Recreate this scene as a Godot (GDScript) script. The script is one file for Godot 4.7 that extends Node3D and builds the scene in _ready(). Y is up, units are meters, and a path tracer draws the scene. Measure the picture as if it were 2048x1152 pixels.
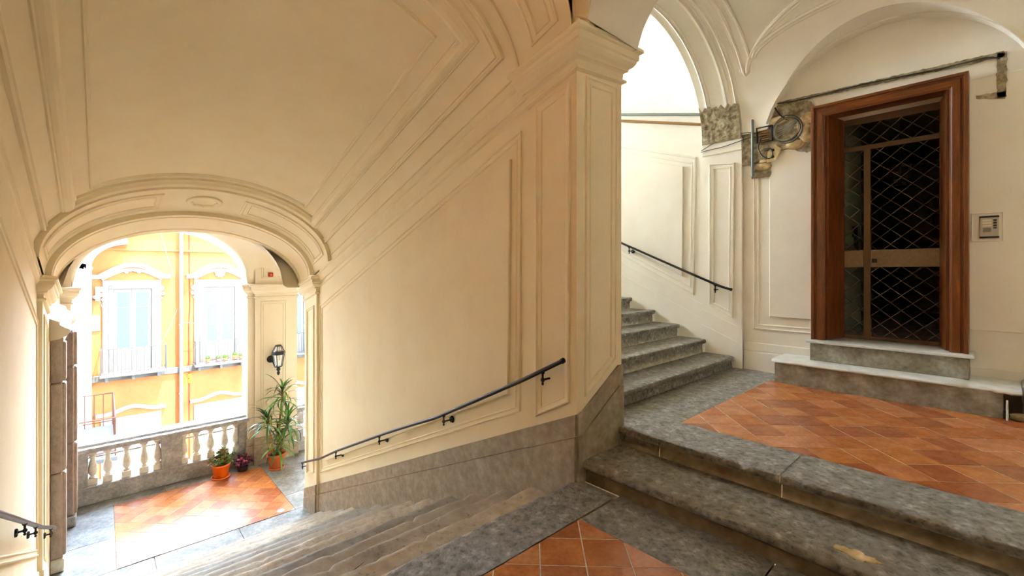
extends Node3D
# Axes: a runs along the flights (away to the left of the view), b runs towards the door wall; both in metres from the camera's foot, y up from the half landing.

const SPINE := 2.665      # left face of the pillar at the head of the flight
const LEFT_WALL := -0.575
const DOOR_WALL := 6.38
const LOW := -2.55        # loggia floor
const TOP := 0.302        # door landing floor
const PITCH := 0.335
const VC := 1.045         # axis of the flight vault
const VH := 1.62          # its half span
const VR := 0.98          # its rise

var M := {}
var used := {}
var noise := FastNoiseLite.new()
var rng := RandomNumberGenerator.new()

func P(a: float, b: float, y: float) -> Vector3:
	return Vector3(b, y, -a)

func numbered(called: String) -> String:
	if not used.has(called):
		used[called] = 0
		return called
	used[called] += 1
	return "%s_%03d" % [called, used[called]]

func new_st() -> SurfaceTool:
	var st := SurfaceTool.new()
	st.begin(Mesh.PRIMITIVE_TRIANGLES)
	return st

func finish(st: SurfaceTool) -> ArrayMesh:
	st.generate_normals()
	st.index()
	return st.commit()

func obj(called: String, st: SurfaceTool, mat: Material, parent: Node = null) -> MeshInstance3D:
	return inst(called, finish(st), mat, parent)

func inst(called: String, mesh: Mesh, mat: Material, parent: Node = null) -> MeshInstance3D:
	var o := MeshInstance3D.new()
	o.mesh = mesh
	o.material_override = mat
	if parent == null:
		o.name = numbered(called)
		add_child(o)
	else:
		o.name = called
		parent.add_child(o, true)
	return o

func thing(called: String, label: String, category: String, at := Vector3.ZERO, group := "") -> Node3D:
	var o := Node3D.new()
	o.name = numbered(called)
	add_child(o)
	o.position = at
	tag(o, label, category, group)
	return o

func tag(o: Node, label: String, category: String, group := "") -> void:
	o.set_meta("label", label)
	o.set_meta("category", category)
	if group != "":
		o.set_meta("group", group)

func structure(called: String, st: SurfaceTool, mat: Material, label := "") -> MeshInstance3D:
	var o := obj(called, st, mat)
	o.set_meta("kind", "structure")
	if label != "":
		o.set_meta("label", label)
	return o

# ---------- shapes ----------
func tri(st: SurfaceTool, p: Vector3, q: Vector3, r: Vector3, sg := -1) -> void:
	st.set_smooth_group(sg)
	st.add_vertex(p)
	st.add_vertex(q)
	st.add_vertex(r)

func quad(st: SurfaceTool, p: Vector3, q: Vector3, r: Vector3, s: Vector3, sg := -1) -> void:
	tri(st, p, q, r, sg)
	tri(st, p, r, s, sg)

func box(st: SurfaceTool, a0: float, a1: float, b0: float, b1: float, y0: float, y1: float) -> void:
	var c := [P(a0, b0, y0), P(a1, b0, y0), P(a1, b1, y0), P(a0, b1, y0), P(a0, b0, y1), P(a1, b0, y1), P(a1, b1, y1), P(a0, b1, y1)]
	hexa(st, c)

func hexa(st: SurfaceTool, c: Array) -> void:
	quad(st, c[0], c[1], c[2], c[3])
	quad(st, c[7], c[6], c[5], c[4])
	quad(st, c[0], c[4], c[5], c[1])
	quad(st, c[1], c[5], c[6], c[2])
	quad(st, c[2], c[6], c[7], c[3])
	quad(st, c[3], c[7], c[4], c[0])

func bbox(st: SurfaceTool, a0: float, a1: float, b0: float, b1: float, y0: float, y1: float, k := 0.006) -> void:
	# a box whose edges are chamfered by k
	var lo := Vector3(minf(b0, b1), minf(y0, y1), -maxf(a0, a1))
	var hi := Vector3(maxf(b0, b1), maxf(y0, y1), -minf(a0, a1))
	chamfer_box(st, lo, hi, k)

func chamfer_box(st: SurfaceTool, lo: Vector3, hi: Vector3, k: float) -> void:
	var c := (lo + hi) / 2.0
	var h := (hi - lo) / 2.0
	k = minf(k, minf(h.x, minf(h.y, h.z)) * 0.9)
	for ax in 3:
		var u := (ax + 1) % 3
		var v := (ax + 2) % 3
		for s in [-1.0, 1.0]:
			var q := []
			for m in [[-1, -1], [1, -1], [1, 1], [-1, 1]]:
				var w := Vector3.ZERO
				w[ax] = s * h[ax]
				w[u] = m[0] * (h[u] - k)
				w[v] = m[1] * (h[v] - k)
				q.append(c + w)
			quad(st, q[0], q[1], q[2], q[3])
			for t in [-1.0, 1.0]:
				# edge between face (ax, s) and face (u, t)
				var e := []
				for m in [-1.0, 1.0]:
					var w1 := Vector3.ZERO
					w1[ax] = s * h[ax]
					w1[u] = t * (h[u] - k)
					w1[v] = m * (h[v] - k)
					var w2 := Vector3.ZERO
					w2[ax] = s * (h[ax] - k)
					w2[u] = t * h[u]
					w2[v] = m * (h[v] - k)
					e.append(c + w1)
					e.append(c + w2)
				quad(st, e[0], e[1], e[3], e[2])
	for sx in [-1.0, 1.0]:
		for sy in [-1.0, 1.0]:
			for sz in [-1.0, 1.0]:
				var sv := Vector3(sx, sy, sz)
				var q := []
				for ax in 3:
					var w := sv * (h - Vector3(k, k, k))
					w[ax] = sv[ax] * h[ax]
					q.append(c + w)
				tri(st, q[0], q[1], q[2])

func sweep(st: SurfaceTool, rows: Array, smooth_all := false, base := 1, wrap := false) -> void:
	for i in rows.size() - 1 + int(wrap):
		var r0: Array = rows[i]
		var r1: Array = rows[(i + 1) % rows.size()]
		for j in r0.size() - 1:
			quad(st, r0[j], r0[j + 1], r1[j + 1], r1[j], base if smooth_all else base + i)

func surface(st: SurfaceTool, f: Callable, u0: float, u1: float, nu: int, v0: float, v1: float, nv: int, sg := 1) -> void:
	var rows := []
	for i in nu + 1:
		var row := []
		for j in nv + 1:
			row.append(f.call(lerpf(u0, u1, float(i) / nu), lerpf(v0, v1, float(j) / nv)))
		rows.append(row)
	sweep(st, rows, true, sg)

func frame(st: SurfaceTool, S: Callable, u0: float, u1: float, v0: float, v1: float, prof: Array, nu := 1, nv := 1, cap := false) -> void:
	# a moulding of the given section (distance inwards, height) laid round a rectangle of the surface S(u, v, height)
	for side in 4:
		var n: int = nu if side % 2 == 0 else nv
		var rows := []
		for k in prof:
			var d: float = k.x
			var row := []
			for i in n + 1:
				var t := float(i) / n
				var u: float = [lerpf(u0 + d, u1 - d, t), u1 - d, lerpf(u1 - d, u0 + d, t), u0 + d][side]
				var v: float = [v0 + d, lerpf(v0 + d, v1 - d, t), v1 - d, lerpf(v1 - d, v0 + d, t)][side]
				row.append(S.call(u, v, k.y))
			rows.append(row)
		sweep(st, rows, false, 1 + side * 100)
	if cap:
		var e: Vector2 = prof[prof.size() - 1]
		surface(st, func(u, v): return S.call(u, v, e.y), u0 + e.x, u1 - e.x, nu, v0 + e.x, v1 - e.x, nv, 900)

func strip(st: SurfaceTool, S: Callable, path: Array, prof: Array, base := 1) -> void:
	# a moulding along a path of (u, v) on S; prof = (offset to the left of the path, height)
	var rows := []
	for k in prof:
		var row := []
		for i in path.size():
			var p: Vector2 = path[i]
			var d1: Vector2 = (p - path[i - 1]).normalized() if i > 0 else (path[1] - p).normalized()
			var d2: Vector2 = (path[i + 1] - p).normalized() if i < path.size() - 1 else d1
			var n1 := Vector2(-d1.y, d1.x)
			var n2 := Vector2(-d2.y, d2.x)
			var m: Vector2 = (n1 + n2) / maxf(1.0 + n1.dot(n2), 0.45)
			var q: Vector2 = p + m * k.x
			row.append(S.call(q.x, q.y, k.y))
		rows.append(row)
	sweep(st, rows, false, base)

func tube(st: SurfaceTool, pts: Array, r: float, n := 8, r1 := -1.0) -> void:
	if r1 < 0.0:
		r1 = r
	var rows := []
	var up := Vector3.UP
	for i in pts.size():
		var d: Vector3 = (pts[mini(i + 1, pts.size() - 1)] - pts[maxi(i - 1, 0)]).normalized()
		if absf(d.dot(up)) > 0.95:
			up = Vector3.RIGHT if absf(d.x) < 0.9 else Vector3.BACK
		var x := d.cross(up).normalized()
		var y := x.cross(d).normalized()
		up = y
		var rr := lerpf(r, r1, float(i) / maxi(1, pts.size() - 1))
		var row := []
		for k in n + 1:
			var t := TAU * k / n
			row.append(pts[i] + (x * cos(t) + y * sin(t)) * rr)
		rows.append(row)
	sweep(st, rows, true, 1)
	for e in [0, rows.size() - 1]:
		for k in n:
			tri(st, pts[e], rows[e][k], rows[e][k + 1], 2)

func bar(st: SurfaceTool, p: Vector3, q: Vector3, w: float, h: float) -> void:
	# a straight bar of rectangular section, w across and h upwards
	var d := (q - p).normalized()
	var up := Vector3.UP if absf(d.y) < 0.95 else Vector3.RIGHT
	var x := d.cross(up).normalized() * w / 2.0
	var y := x.cross(d).normalized() * h / 2.0
	hexa(st, [p - x - y, p + x - y, q + x - y, q - x - y, p - x + y, p + x + y, q + x + y, q - x + y])

func lathe(st: SurfaceTool, at: Vector3, prof: Array, n := 24, axis := Vector3.UP, squash := 1.0, sg := 1) -> void:
	# prof = (radius, height along the axis)
	var x := axis.cross(Vector3.BACK if absf(axis.z) < 0.9 else Vector3.RIGHT).normalized()
	var z := axis.cross(x)
	var rows := []
	for k in prof:
		var row := []
		for i in n + 1:
			var t := TAU * i / n
			row.append(at + axis * k.y + (x * cos(t) + z * sin(t) * squash) * k.x)
		rows.append(row)
	sweep(st, rows, sg > 0, absi(sg))

func prism(st: SurfaceTool, poly: PackedVector2Array, f: Callable, h0: float, h1: float) -> void:
	# polygon (u, v) pulled from height h0 to h1 of the map f(u, v, h)
	var ids := Geometry2D.triangulate_polygon(poly)
	for h in [h0, h1]:
		for i in range(0, ids.size(), 3):
			tri(st, f.call(poly[ids[i]].x, poly[ids[i]].y, h), f.call(poly[ids[i + 1]].x, poly[ids[i + 1]].y, h), f.call(poly[ids[i + 2]].x, poly[ids[i + 2]].y, h))
	for i in poly.size():
		var p := poly[i]
		var q := poly[(i + 1) % poly.size()]
		quad(st, f.call(p.x, p.y, h0), f.call(q.x, q.y, h0), f.call(q.x, q.y, h1), f.call(p.x, p.y, h1))

# ---------- materials ----------
func noise_image(seed_: int, freq: float, size: int, oct := 4, kind := FastNoiseLite.TYPE_SIMPLEX_SMOOTH) -> Image:
	var n := FastNoiseLite.new()
	n.seed = seed_
	n.frequency = freq
	n.noise_type = kind
	n.fractal_octaves = oct
	if kind == FastNoiseLite.TYPE_CELLULAR:
		n.cellular_return_type = FastNoiseLite.RETURN_DISTANCE
	return n.get_seamless_image(size, size, false, false, 0.15, true)

func ramp_texture(grey: Array, stops: Array, pits: Array = []) -> ImageTexture:
	# grey = [[image, weight], ...]; stops = [[value, Color], ...]; pits = [image, value below which a pit is dark, value above which it ends, factor]
	var pit := PackedByteArray()
	if pits:
		pits[0].convert(Image.FORMAT_L8)
		pit = pits[0].get_data()
	var size: int = grey[0][0].get_width()
	var table := PackedByteArray()
	for i in 256:
		var v := i / 255.0
		var k := 0
		while k < stops.size() - 2 and v > stops[k + 1][0]:
			k += 1
		var c: Color = stops[k][1].lerp(stops[k + 1][1], clampf((v - stops[k][0]) / (stops[k + 1][0] - stops[k][0]), 0.0, 1.0))
		table.append_array([int(clampf(c.r, 0, 1) * 255), int(clampf(c.g, 0, 1) * 255), int(clampf(c.b, 0, 1) * 255)])
	var datas := []
	for g in grey:
		g[0].convert(Image.FORMAT_L8)
		datas.append([g[0].get_data(), g[1]])
	var out := PackedByteArray()
	out.resize(size * size * 3)
	for i in size * size:
		var v := 0.0
		for d in datas:
			v += d[0][i] * d[1]
		var t := clampi(int(v), 0, 255) * 3
		var k := 1.0
		if pits:
			k = lerpf(pits[3], 1.0, smoothstep(pits[1], pits[2], pit[i] / 255.0))
		out[i * 3] = int(table[t] * k)
		out[i * 3 + 1] = int(table[t + 1] * k)
		out[i * 3 + 2] = int(table[t + 2] * k)
	return ImageTexture.create_from_image(Image.create_from_data(size, size, false, Image.FORMAT_RGB8, out))

func stone_texture(base: Image, fine: Image, pits: Image, dark: Color, mid_c: Color, light: Color, pit := 0.5, fleck := 1.25) -> ImageTexture:
	# grey stone with dark pits and pale flecks
	var size := base.get_width()
	for g in [base, fine, pits]:
		g.convert(Image.FORMAT_L8)
	var b := base.get_data()
	var f := fine.get_data()
	var q := pits.get_data()
	var out := PackedByteArray()
	out.resize(size * size * 3)
	for i in size * size:
		var v := (b[i] * 0.5 + f[i] * 0.5) / 255.0
		var c := dark.lerp(mid_c, smoothstep(0.2, 0.5, v)).lerp(light, smoothstep(0.5, 0.85, v))
		var w := (q[i] * 0.72 + f[i] * 0.28) / 255.0
		var k := lerpf(pit, 1.0, smoothstep(0.27, 0.39, w)) * lerpf(1.0, fleck, smoothstep(0.66, 0.76, w))
		out[i * 3] = clampi(int(c.r * k * 255), 0, 255)
		out[i * 3 + 1] = clampi(int(c.g * k * 255), 0, 255)
		out[i * 3 + 2] = clampi(int(c.b * k * 255), 0, 255)
	return ImageTexture.create_from_image(Image.create_from_data(size, size, false, Image.FORMAT_RGB8, out))

func mat(tex: Texture2D, rough := 0.8, scale := Vector3.ONE, tint := Color.WHITE, height: Texture2D = null, hscale := 0.0) -> StandardMaterial3D:
	var m := StandardMaterial3D.new()
	m.albedo_color = tint
	m.albedo_texture = tex
	m.roughness = rough
	m.uv1_triplanar = true
	m.uv1_world_triplanar = true
	m.uv1_scale = scale
	m.uv1_triplanar_sharpness = 6.0
	m.cull_mode = BaseMaterial3D.CULL_DISABLED
	if height:
		m.heightmap_enabled = true
		m.heightmap_texture = height
		m.heightmap_scale = hscale
	return m

func plain(c: Color, rough := 0.6, metal := 0.0) -> StandardMaterial3D:
	var m := StandardMaterial3D.new()
	m.albedo_color = c
	m.roughness = rough
	m.metallic = metal
	m.cull_mode = BaseMaterial3D.CULL_DISABLED
	return m

func materials() -> void:
	var soft := noise_image(3, 0.006, 512, 4)
	var fine := noise_image(9, 0.03, 512, 4)
	var grain := noise_image(21, 0.12, 512, 3)
	var cells := noise_image(5, 0.03, 512, 3, FastNoiseLite.TYPE_CELLULAR)
	var mid := noise_image(31, 0.014, 512, 5)
	var specks := noise_image(17, 0.055, 512, 3)
	var blots := noise_image(41, 0.018, 512, 5)
	var tex_soft := ImageTexture.create_from_image(soft)
	var tex_fine := ImageTexture.create_from_image(fine)
	var tex_grain := ImageTexture.create_from_image(grain)
	var pl := ramp_texture([[soft, 0.6], [mid, 0.25], [fine, 0.15]], [[0.0, Color(0.905, 0.865, 0.79)], [0.5, Color(0.925, 0.89, 0.82)], [1.0, Color(0.94, 0.91, 0.85)]])
	var cr := ramp_texture([[soft, 0.6], [mid, 0.25], [fine, 0.15]], [[0.0, Color(0.94, 0.86, 0.71)], [0.5, Color(0.957, 0.89, 0.75)], [1.0, Color(0.967, 0.91, 0.78)]])
	M.cream = mat(cr, 0.85, Vector3.ONE * 0.45, Color.WHITE, tex_fine, 0.1)
	M.plaster = mat(pl, 0.85, Vector3.ONE * 0.45, Color.WHITE, tex_fine, 0.12)
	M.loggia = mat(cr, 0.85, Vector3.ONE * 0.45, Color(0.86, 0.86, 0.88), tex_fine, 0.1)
	var dado := ramp_texture([[soft, 0.2], [mid, 0.4], [fine, 0.25], [grain, 0.15]], [[0.1, Color(0.47, 0.41, 0.32)], [0.42, Color(0.585, 0.525, 0.43)], [0.6, Color(0.64, 0.585, 0.49)], [0.9, Color(0.74, 0.69, 0.60)]])
	M.dado = mat(dado, 0.5, Vector3(1.0, 1.0, 1.0))
	var st := stone_texture(mid, fine, specks, Color(0.39, 0.365, 0.315), Color(0.50, 0.475, 0.43), Color(0.64, 0.62, 0.58), 0.80, 1.12)
	M.stone = mat(st, 0.55, Vector3.ONE * 0.95, Color.WHITE, ImageTexture.create_from_image(specks), 0.6)
	M.ochre_stone = mat(ramp_texture([[soft, 0.3], [mid, 0.4], [fine, 0.3]], [[0.1, Color(0.37, 0.30, 0.19)], [0.5, Color(0.47, 0.40, 0.28)], [0.9, Color(0.59, 0.52, 0.40)]]), 0.9, Vector3.ONE * 0.9, Color.WHITE, ImageTexture.create_from_image(mid), 0.8)  # ochre stone for the risers, browner than the treads
	var st2 := ramp_texture([[soft, 0.35], [mid, 0.25], [fine, 0.25], [grain, 0.15]], [[0.1, Color(0.47, 0.41, 0.31)], [0.45, Color(0.61, 0.545, 0.44)], [0.65, Color(0.67, 0.61, 0.51)], [0.9, Color(0.77, 0.72, 0.63)]], [specks, 0.12, 0.25, 0.8])
	M.worn_stone = mat(st2, 0.55, Vector3.ONE * 0.6, Color.WHITE, ImageTexture.create_from_image(mid), 0.7)
	M.worn = []
	for k in 3:
		var wm := mat(st2, 0.7, Vector3.ONE * (0.5 + 0.08 * k), [Color(0.86, 0.86, 0.86), Color(0.97, 0.95, 0.92), Color(1.07, 1.05, 1.01)][k], ImageTexture.create_from_image(mid), 0.7)
		wm.uv1_offset = Vector3(0.37 * k, 0.21 * k, 0.53 * k)
		M.worn.append(wm)
	var gs := ramp_texture([[soft, 0.4], [fine, 0.35], [grain, 0.25]], [[0.1, Color(0.46, 0.45, 0.425)], [0.5, Color(0.63, 0.62, 0.595)], [0.9, Color(0.80, 0.79, 0.76)]])
	M.paving = mat(gs, 0.55, Vector3.ONE * 0.7, Color(0.82, 0.82, 0.80), tex_grain, 0.3)
	M.paving.metallic_specular = 0.2
	M.grey_stone = mat(gs, 0.6, Vector3.ONE * 0.9, Color.WHITE, tex_grain, 0.5)
	M.pale_stone = mat(ramp_texture([[soft, 0.5], [fine, 0.5]], [[0.0, Color(0.74, 0.70, 0.61)], [0.5, Color(0.86, 0.83, 0.75)], [1.0, Color(0.93, 0.91, 0.85)]]), 0.6, Vector3.ONE * 0.9)
	M.yard_stone = mat(ramp_texture([[soft, 0.4], [fine, 0.6]], [[0.0, Color(0.33, 0.335, 0.33)], [1.0, Color(0.45, 0.455, 0.44)]]), 0.7, Vector3.ONE)
	var br := ramp_texture([[soft, 0.4], [fine, 0.4], [grain, 0.2]], [[0.0, Color(0.50, 0.43, 0.38)], [0.5, Color(0.65, 0.575, 0.52)], [1.0, Color(0.76, 0.70, 0.65)]])
	M.brown_stone = mat(br, 0.55, Vector3(1, 0.5, 1), Color.WHITE, tex_grain, 0.4)
	var mb := ramp_texture([[soft, 0.5], [mid, 0.5]], [[0.1, Color(0.74, 0.735, 0.70)], [0.4, Color(0.82, 0.815, 0.78)], [0.6, Color(0.86, 0.855, 0.82)], [0.9, Color(0.91, 0.905, 0.88)]])
	M.marble = mat(mb, 0.3, Vector3.ONE * 0.8)
	var md := ramp_texture([[soft, 0.5], [fine, 0.35], [grain, 0.15]], [[0.0, Color(0.33, 0.30, 0.24)], [0.4, Color(0.52, 0.49, 0.42)], [0.65, Color(0.62, 0.60, 0.54)], [1.0, Color(0.76, 0.74, 0.69)]])
	M.dirty_marble = mat(md, 0.5, Vector3.ONE * 1.1)
	var cols := [[Color(0.60, 0.325, 0.15), Color(0.72, 0.44, 0.22)], [Color(0.64, 0.37, 0.17), Color(0.76, 0.49, 0.26)], [Color(0.54, 0.285, 0.15), Color(0.66, 0.39, 0.22)], [Color(0.65, 0.385, 0.21), Color(0.77, 0.50, 0.31)]]
	M.tiles = []
	for c in cols:
		var tx := ramp_texture([[soft, 0.55], [fine, 0.45]], [[0.2, c[0]], [0.8, c[1]]])
		M.tiles.append(mat(tx, 0.27, Vector3.ONE * 1.7))
	M.loggia_tiles = []
	for m in M.tiles:
		var lt: StandardMaterial3D = m.duplicate()
		lt.roughness = 0.36
		lt.metallic_specular = 0.25
		M.loggia_tiles.append(lt)
	M.grout = mat(gs, 0.8, Vector3.ONE, Color(1.3, 1.2, 1.05))
	var wd := ramp_texture([[soft, 0.35], [mid, 0.3], [fine, 0.2], [grain, 0.15]], [[0.1, Color(0.24, 0.115, 0.04)], [0.45, Color(0.41, 0.21, 0.07)], [0.65, Color(0.49, 0.265, 0.09)], [0.9, Color(0.61, 0.355, 0.14)]])
	M.wood = mat(wd, 0.3, Vector3(2.5, 0.35, 2.5))
	M.wood_across = mat(wd, 0.3, Vector3(2.5, 2.5, 0.35))
	var raw := ramp_texture([[soft, 0.25], [mid, 0.5], [fine, 0.25]], [[0.1, Color(0.33, 0.27, 0.18)], [0.4, Color(0.53, 0.47, 0.35)], [0.62, Color(0.66, 0.60, 0.48)], [0.9, Color(0.82, 0.77, 0.66)]])
	M.raw_mortar = mat(raw, 0.95, Vector3.ONE * 1.3, Color.WHITE, ImageTexture.create_from_image(mid), 1.2)
	M.iron = plain(Color(0.10, 0.095, 0.085), 0.45, 0.4)
	M.rail = plain(Color(0.15, 0.135, 0.115), 0.4, 0.5)
	M.gate = plain(Color(0.36, 0.27, 0.18), 0.42, 0.35)
	M.gate_band = mat(ramp_texture([[fine, 0.5], [grain, 0.5]], [[0.0, Color(0.42, 0.33, 0.23)], [1.0, Color(0.56, 0.46, 0.34)]]), 0.45, Vector3.ONE)
	M.zinc = plain(Color(0.47, 0.50, 0.47), 0.5, 0.1)
	M.cable = plain(Color(0.22, 0.21, 0.19), 0.6)
	M.pale_cable = plain(Color(0.55, 0.53, 0.47), 0.6)
	M.black = plain(Color(0.035, 0.035, 0.035), 0.5)
	M.steel = plain(Color(0.72, 0.70, 0.64), 0.35, 0.3)
	M.brass = plain(Color(0.62, 0.45, 0.18), 0.35, 0.8)
	M.glass = plain(Color(0.9, 0.95, 0.95, 0.18), 0.05)
	M.glass.transparency = BaseMaterial3D.TRANSPARENCY_ALPHA
	var orange := ramp_texture([[soft, 0.6], [fine, 0.4]], [[0.0, Color(0.60, 0.375, 0.20)], [0.5, Color(0.62, 0.40, 0.225)], [1.0, Color(0.64, 0.43, 0.25)]])
	M.orange = mat(orange, 0.9, Vector3.ONE * 0.3)
	M.stucco_white = mat(pl, 0.85, Vector3.ONE * 0.4, Color(0.86, 0.88, 0.92))
	M.window_paint = plain(Color(0.86, 0.84, 0.78), 0.5)
	M.pane = plain(Color(0.32, 0.38, 0.385), 0.25)
	M.yard_paint = plain(Color(0.44, 0.44, 0.42), 0.5)
	M.yard_iron = plain(Color(0.30, 0.30, 0.32), 0.6)
	M.shutter = plain(Color(0.60, 0.62, 0.62), 0.5)
	M.bluestone = mat(gs, 0.6, Vector3.ONE * 0.8, Color(0.85, 0.93, 1.0), tex_grain, 0.6)
	M.terracotta = mat(ramp_texture([[soft, 0.5], [fine, 0.5]], [[0.0, Color(0.72, 0.34, 0.13)], [1.0, Color(0.86, 0.47, 0.22)]]), 0.7, Vector3.ONE * 3.0)
	M.orange_plastic = plain(Color(0.93, 0.43, 0.06), 0.4)
	M.rust = plain(Color(0.40, 0.24, 0.17), 0.7)
	M.soil = mat(ramp_texture([[grain, 1.0]], [[0.0, Color(0.10, 0.07, 0.05)], [1.0, Color(0.25, 0.18, 0.12)]]), 0.95, Vector3.ONE * 4.0)
	M.leaves = []
	for c in [Color(0.13, 0.30, 0.06), Color(0.20, 0.40, 0.08), Color(0.30, 0.48, 0.10), Color(0.10, 0.24, 0.07), Color(0.62, 0.55, 0.12)]:
		var lm := plain(c, 0.38)
		lm.backlight_enabled = true
		lm.backlight = c * 0.5
		M.leaves.append(lm)
	M.stem = mat(ramp_texture([[fine, 1.0]], [[0.0, Color(0.42, 0.30, 0.12)], [1.0, Color(0.72, 0.56, 0.25)]]), 0.8, Vector3(6, 2, 6))
	M.dry = plain(Color(0.55, 0.40, 0.20), 0.8)
	M.purple = plain(Color(0.27, 0.15, 0.27), 0.6)
	M.pink = plain(Color(0.75, 0.30, 0.42), 0.6)
	M.red = plain(Color(0.62, 0.13, 0.07), 0.5)
	M.yellow = plain(Color(0.88, 0.70, 0.05), 0.5)
	M.pipe = plain(Color(0.70, 0.58, 0.54), 0.5)
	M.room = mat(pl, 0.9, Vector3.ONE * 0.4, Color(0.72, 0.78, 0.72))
	M.dark_wood = plain(Color(0.16, 0.07, 0.04), 0.5)
	M.yard = mat(st2, 0.9, Vector3.ONE * 0.4)
	M.stain = mat(raw, 0.9, Vector3.ONE * 0.8, Color(1.3, 1.25, 1.15))

func _ready() -> void:
	rng.seed = 7
	noise.seed = 11
	noise.frequency = 1.0
	noise.fractal_octaves = 3
	# camera
	var cam := Camera3D.new()
	cam.name = "camera"
	cam.projection = Camera3D.PROJECTION_FRUSTUM
	cam.near = 0.05
	cam.far = 200.0
	cam.size = 1152.0 / 894.0 * cam.near
	cam.frustum_offset = Vector2(0.0, -33.0 / 894.0 * cam.near)
	add_child(cam)
	cam.look_at_from_position(P(0, 0, 1.6), P(0.73736, 0.6755, 1.6), Vector3.UP)
	# sky and exposure
	var env := Environment.new()
	env.background_mode = Environment.BG_SKY
	var sky := Sky.new()
	var sm := ProceduralSkyMaterial.new()
	sm.sky_top_color = Color(0.38, 0.46, 0.60)
	sm.sky_curve = 0.6
	sm.sky_horizon_color = Color(0.87, 0.94, 1.0)
	sm.ground_bottom_color = Color(0.5, 0.47, 0.42)
	sm.ground_horizon_color = Color(0.7, 0.68, 0.64)
	sm.sky_energy_multiplier = 4.6
	sm.ground_energy_multiplier = 1.0
	sky.sky_material = sm
	env.sky = sky
	env.tonemap_mode = Environment.TONE_MAPPER_LINEAR
	env.tonemap_exposure = 4.5
	env.sdfgi_enabled = true
	env.ssao_enabled = true
	env.ssil_enabled = true
	var we := WorldEnvironment.new()
	we.name = "surroundings"
	we.environment = env
	add_child(we)
	# the sun stands behind the camera to the right, high over the roof, and lights the courtyard front
	var sun := DirectionalLight3D.new()
	sun.name = "sun"
	sun.light_energy = 2.0
	sun.light_color = Color(1.0, 0.95, 0.86)
	sun.light_angular_distance = 0.6
	sun.shadow_enabled = true
	add_child(sun)
	sun.look_at_from_position(Vector3.ZERO, P(0.30, -0.20, -0.93), Vector3.UP)

	materials()
	floors()
	flight_walls()
	flight_vault()
	upper_hall()
	loggia()
	upper_shell()
	stairs()
	handrails()
	doorway()
	wall_clutter()
	balustrades()
	loggia_things()
	courtyard()

# ---------- lines of the flight ----------
func ys(a: float) -> float:     # top of the sloping cornice
	return 3.225 - PITCH * (a - 2.744)

func dado_top(a: float) -> float:
	return 0.51 - 0.447 * (a - 2.18)

func VS(a: float, v: float, h: float) -> Vector3:
	var t := v / 1.3
	var n := Vector2(cos(t) / VH, sin(t) / VR).normalized()
	return P(a, VC + VH * cos(t) - n.x * h, ys(a) + VR * sin(t) - n.y * h)

func quad_map(tl: Vector3, tr: Vector3, br: Vector3, bl: Vector3, out: Vector3) -> Array:
	# [map S(u, v, h) in metres over a four-cornered field, width, height]
	var w := (tr - tl).length()
	var t := (bl - tl).length()
	return [func(u, v, h): return tl.lerp(tr, u / w).lerp(bl.lerp(br, u / w), v / t) + out * h, w, t]

func panel(called: String, parent: Node, tl: Vector3, tr: Vector3, br: Vector3, bl: Vector3, out: Vector3, prof: Array, material: Material, cap := false) -> MeshInstance3D:
	var q := quad_map(tl, tr, br, bl, out)
	var st := new_st()
	frame(st, q[0], 0, q[1], 0, q[2], prof, 1, 1, cap)
	return obj(called, st, material, parent)

const FRAME := [Vector2(0, 0), Vector2(0.004, 0.016), Vector2(0.016, 0.02), Vector2(0.022, 0.008), Vector2(0.05, 0.006), Vector2(0.06, 0.014), Vector2(0.07, 0.012), Vector2(0.076, 0)]
const SMALL_FRAME := [Vector2(0, 0), Vector2(0.003, 0.014), Vector2(0.012, 0.017), Vector2(0.018, 0.006), Vector2(0.034, 0.005), Vector2(0.042, 0.012), Vector2(0.05, 0)]
const FIELD := [Vector2(0, 0), Vector2(0, 0.022), Vector2(0.008, 0.03)]

# ---------- floors ----------
func tiles(parent: Node, y: float, a0: float, a1: float, b0: float, b1: float, p0: float, q0: float) -> void:
	# square tiles laid on the diagonal: p = a - b, q = a + b
	var step := 0.354
	var bed := new_st()
	box(bed, a0, a1, b0, b1, y - 0.04, y - 0.0025)
	obj("grout_bed", bed, M.grout, parent)
	var rect := PackedVector2Array([Vector2(a0, b0), Vector2(a1, b0), Vector2(a1, b1), Vector2(a0, b1)])
	var i0 := floori((a0 - b1 - p0) / step)
	var i1 := ceili((a1 - b0 - p0) / step)
	var j0 := floori((a0 + b0 - q0) / step)
	var j1 := ceili((a1 + b1 - q0) / step)
	var g := 0.005
	for i in range(i0, i1):
		for j in range(j0, j1):
			var poly := PackedVector2Array()
			for k in [[0, 0], [1, 0], [1, 1], [0, 1]]:
				var pp: float = p0 + (i + k[0]) * step + (g if k[0] == 0 else -g)
				var qq: float = q0 + (j + k[1]) * step + (g if k[1] == 0 else -g)
				poly.append(Vector2((pp + qq) / 2.0, (qq - pp) / 2.0))
			for piece in Geometry2D.intersect_polygons(poly, rect):
				if piece.size() < 3:
					continue
				var area := 0.0
				for k in piece.size():
					area += piece[k].cross(piece[(k + 1) % piece.size()])
				if absf(area) < 0.004:
					continue
				var st := new_st()
				var lift := rng.randf_range(-0.0012, 0.0012)
				var tx := rng.randf_range(-0.003, 0.003)
				var tz := rng.randf_range(-0.003, 0.003)
				var c := piece[0]
				prism(st, piece, func(u, v, h): return P(u, v, y + h + ((lift + (u - c.x) * tx + (v - c.y) * tz) if h > -0.01 else 0.0)), -0.02, 0.0)
				obj("tile", st, (M.loggia_tiles if y < -1.0 else M.tiles)[rng.randi() % 4], parent)

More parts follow.
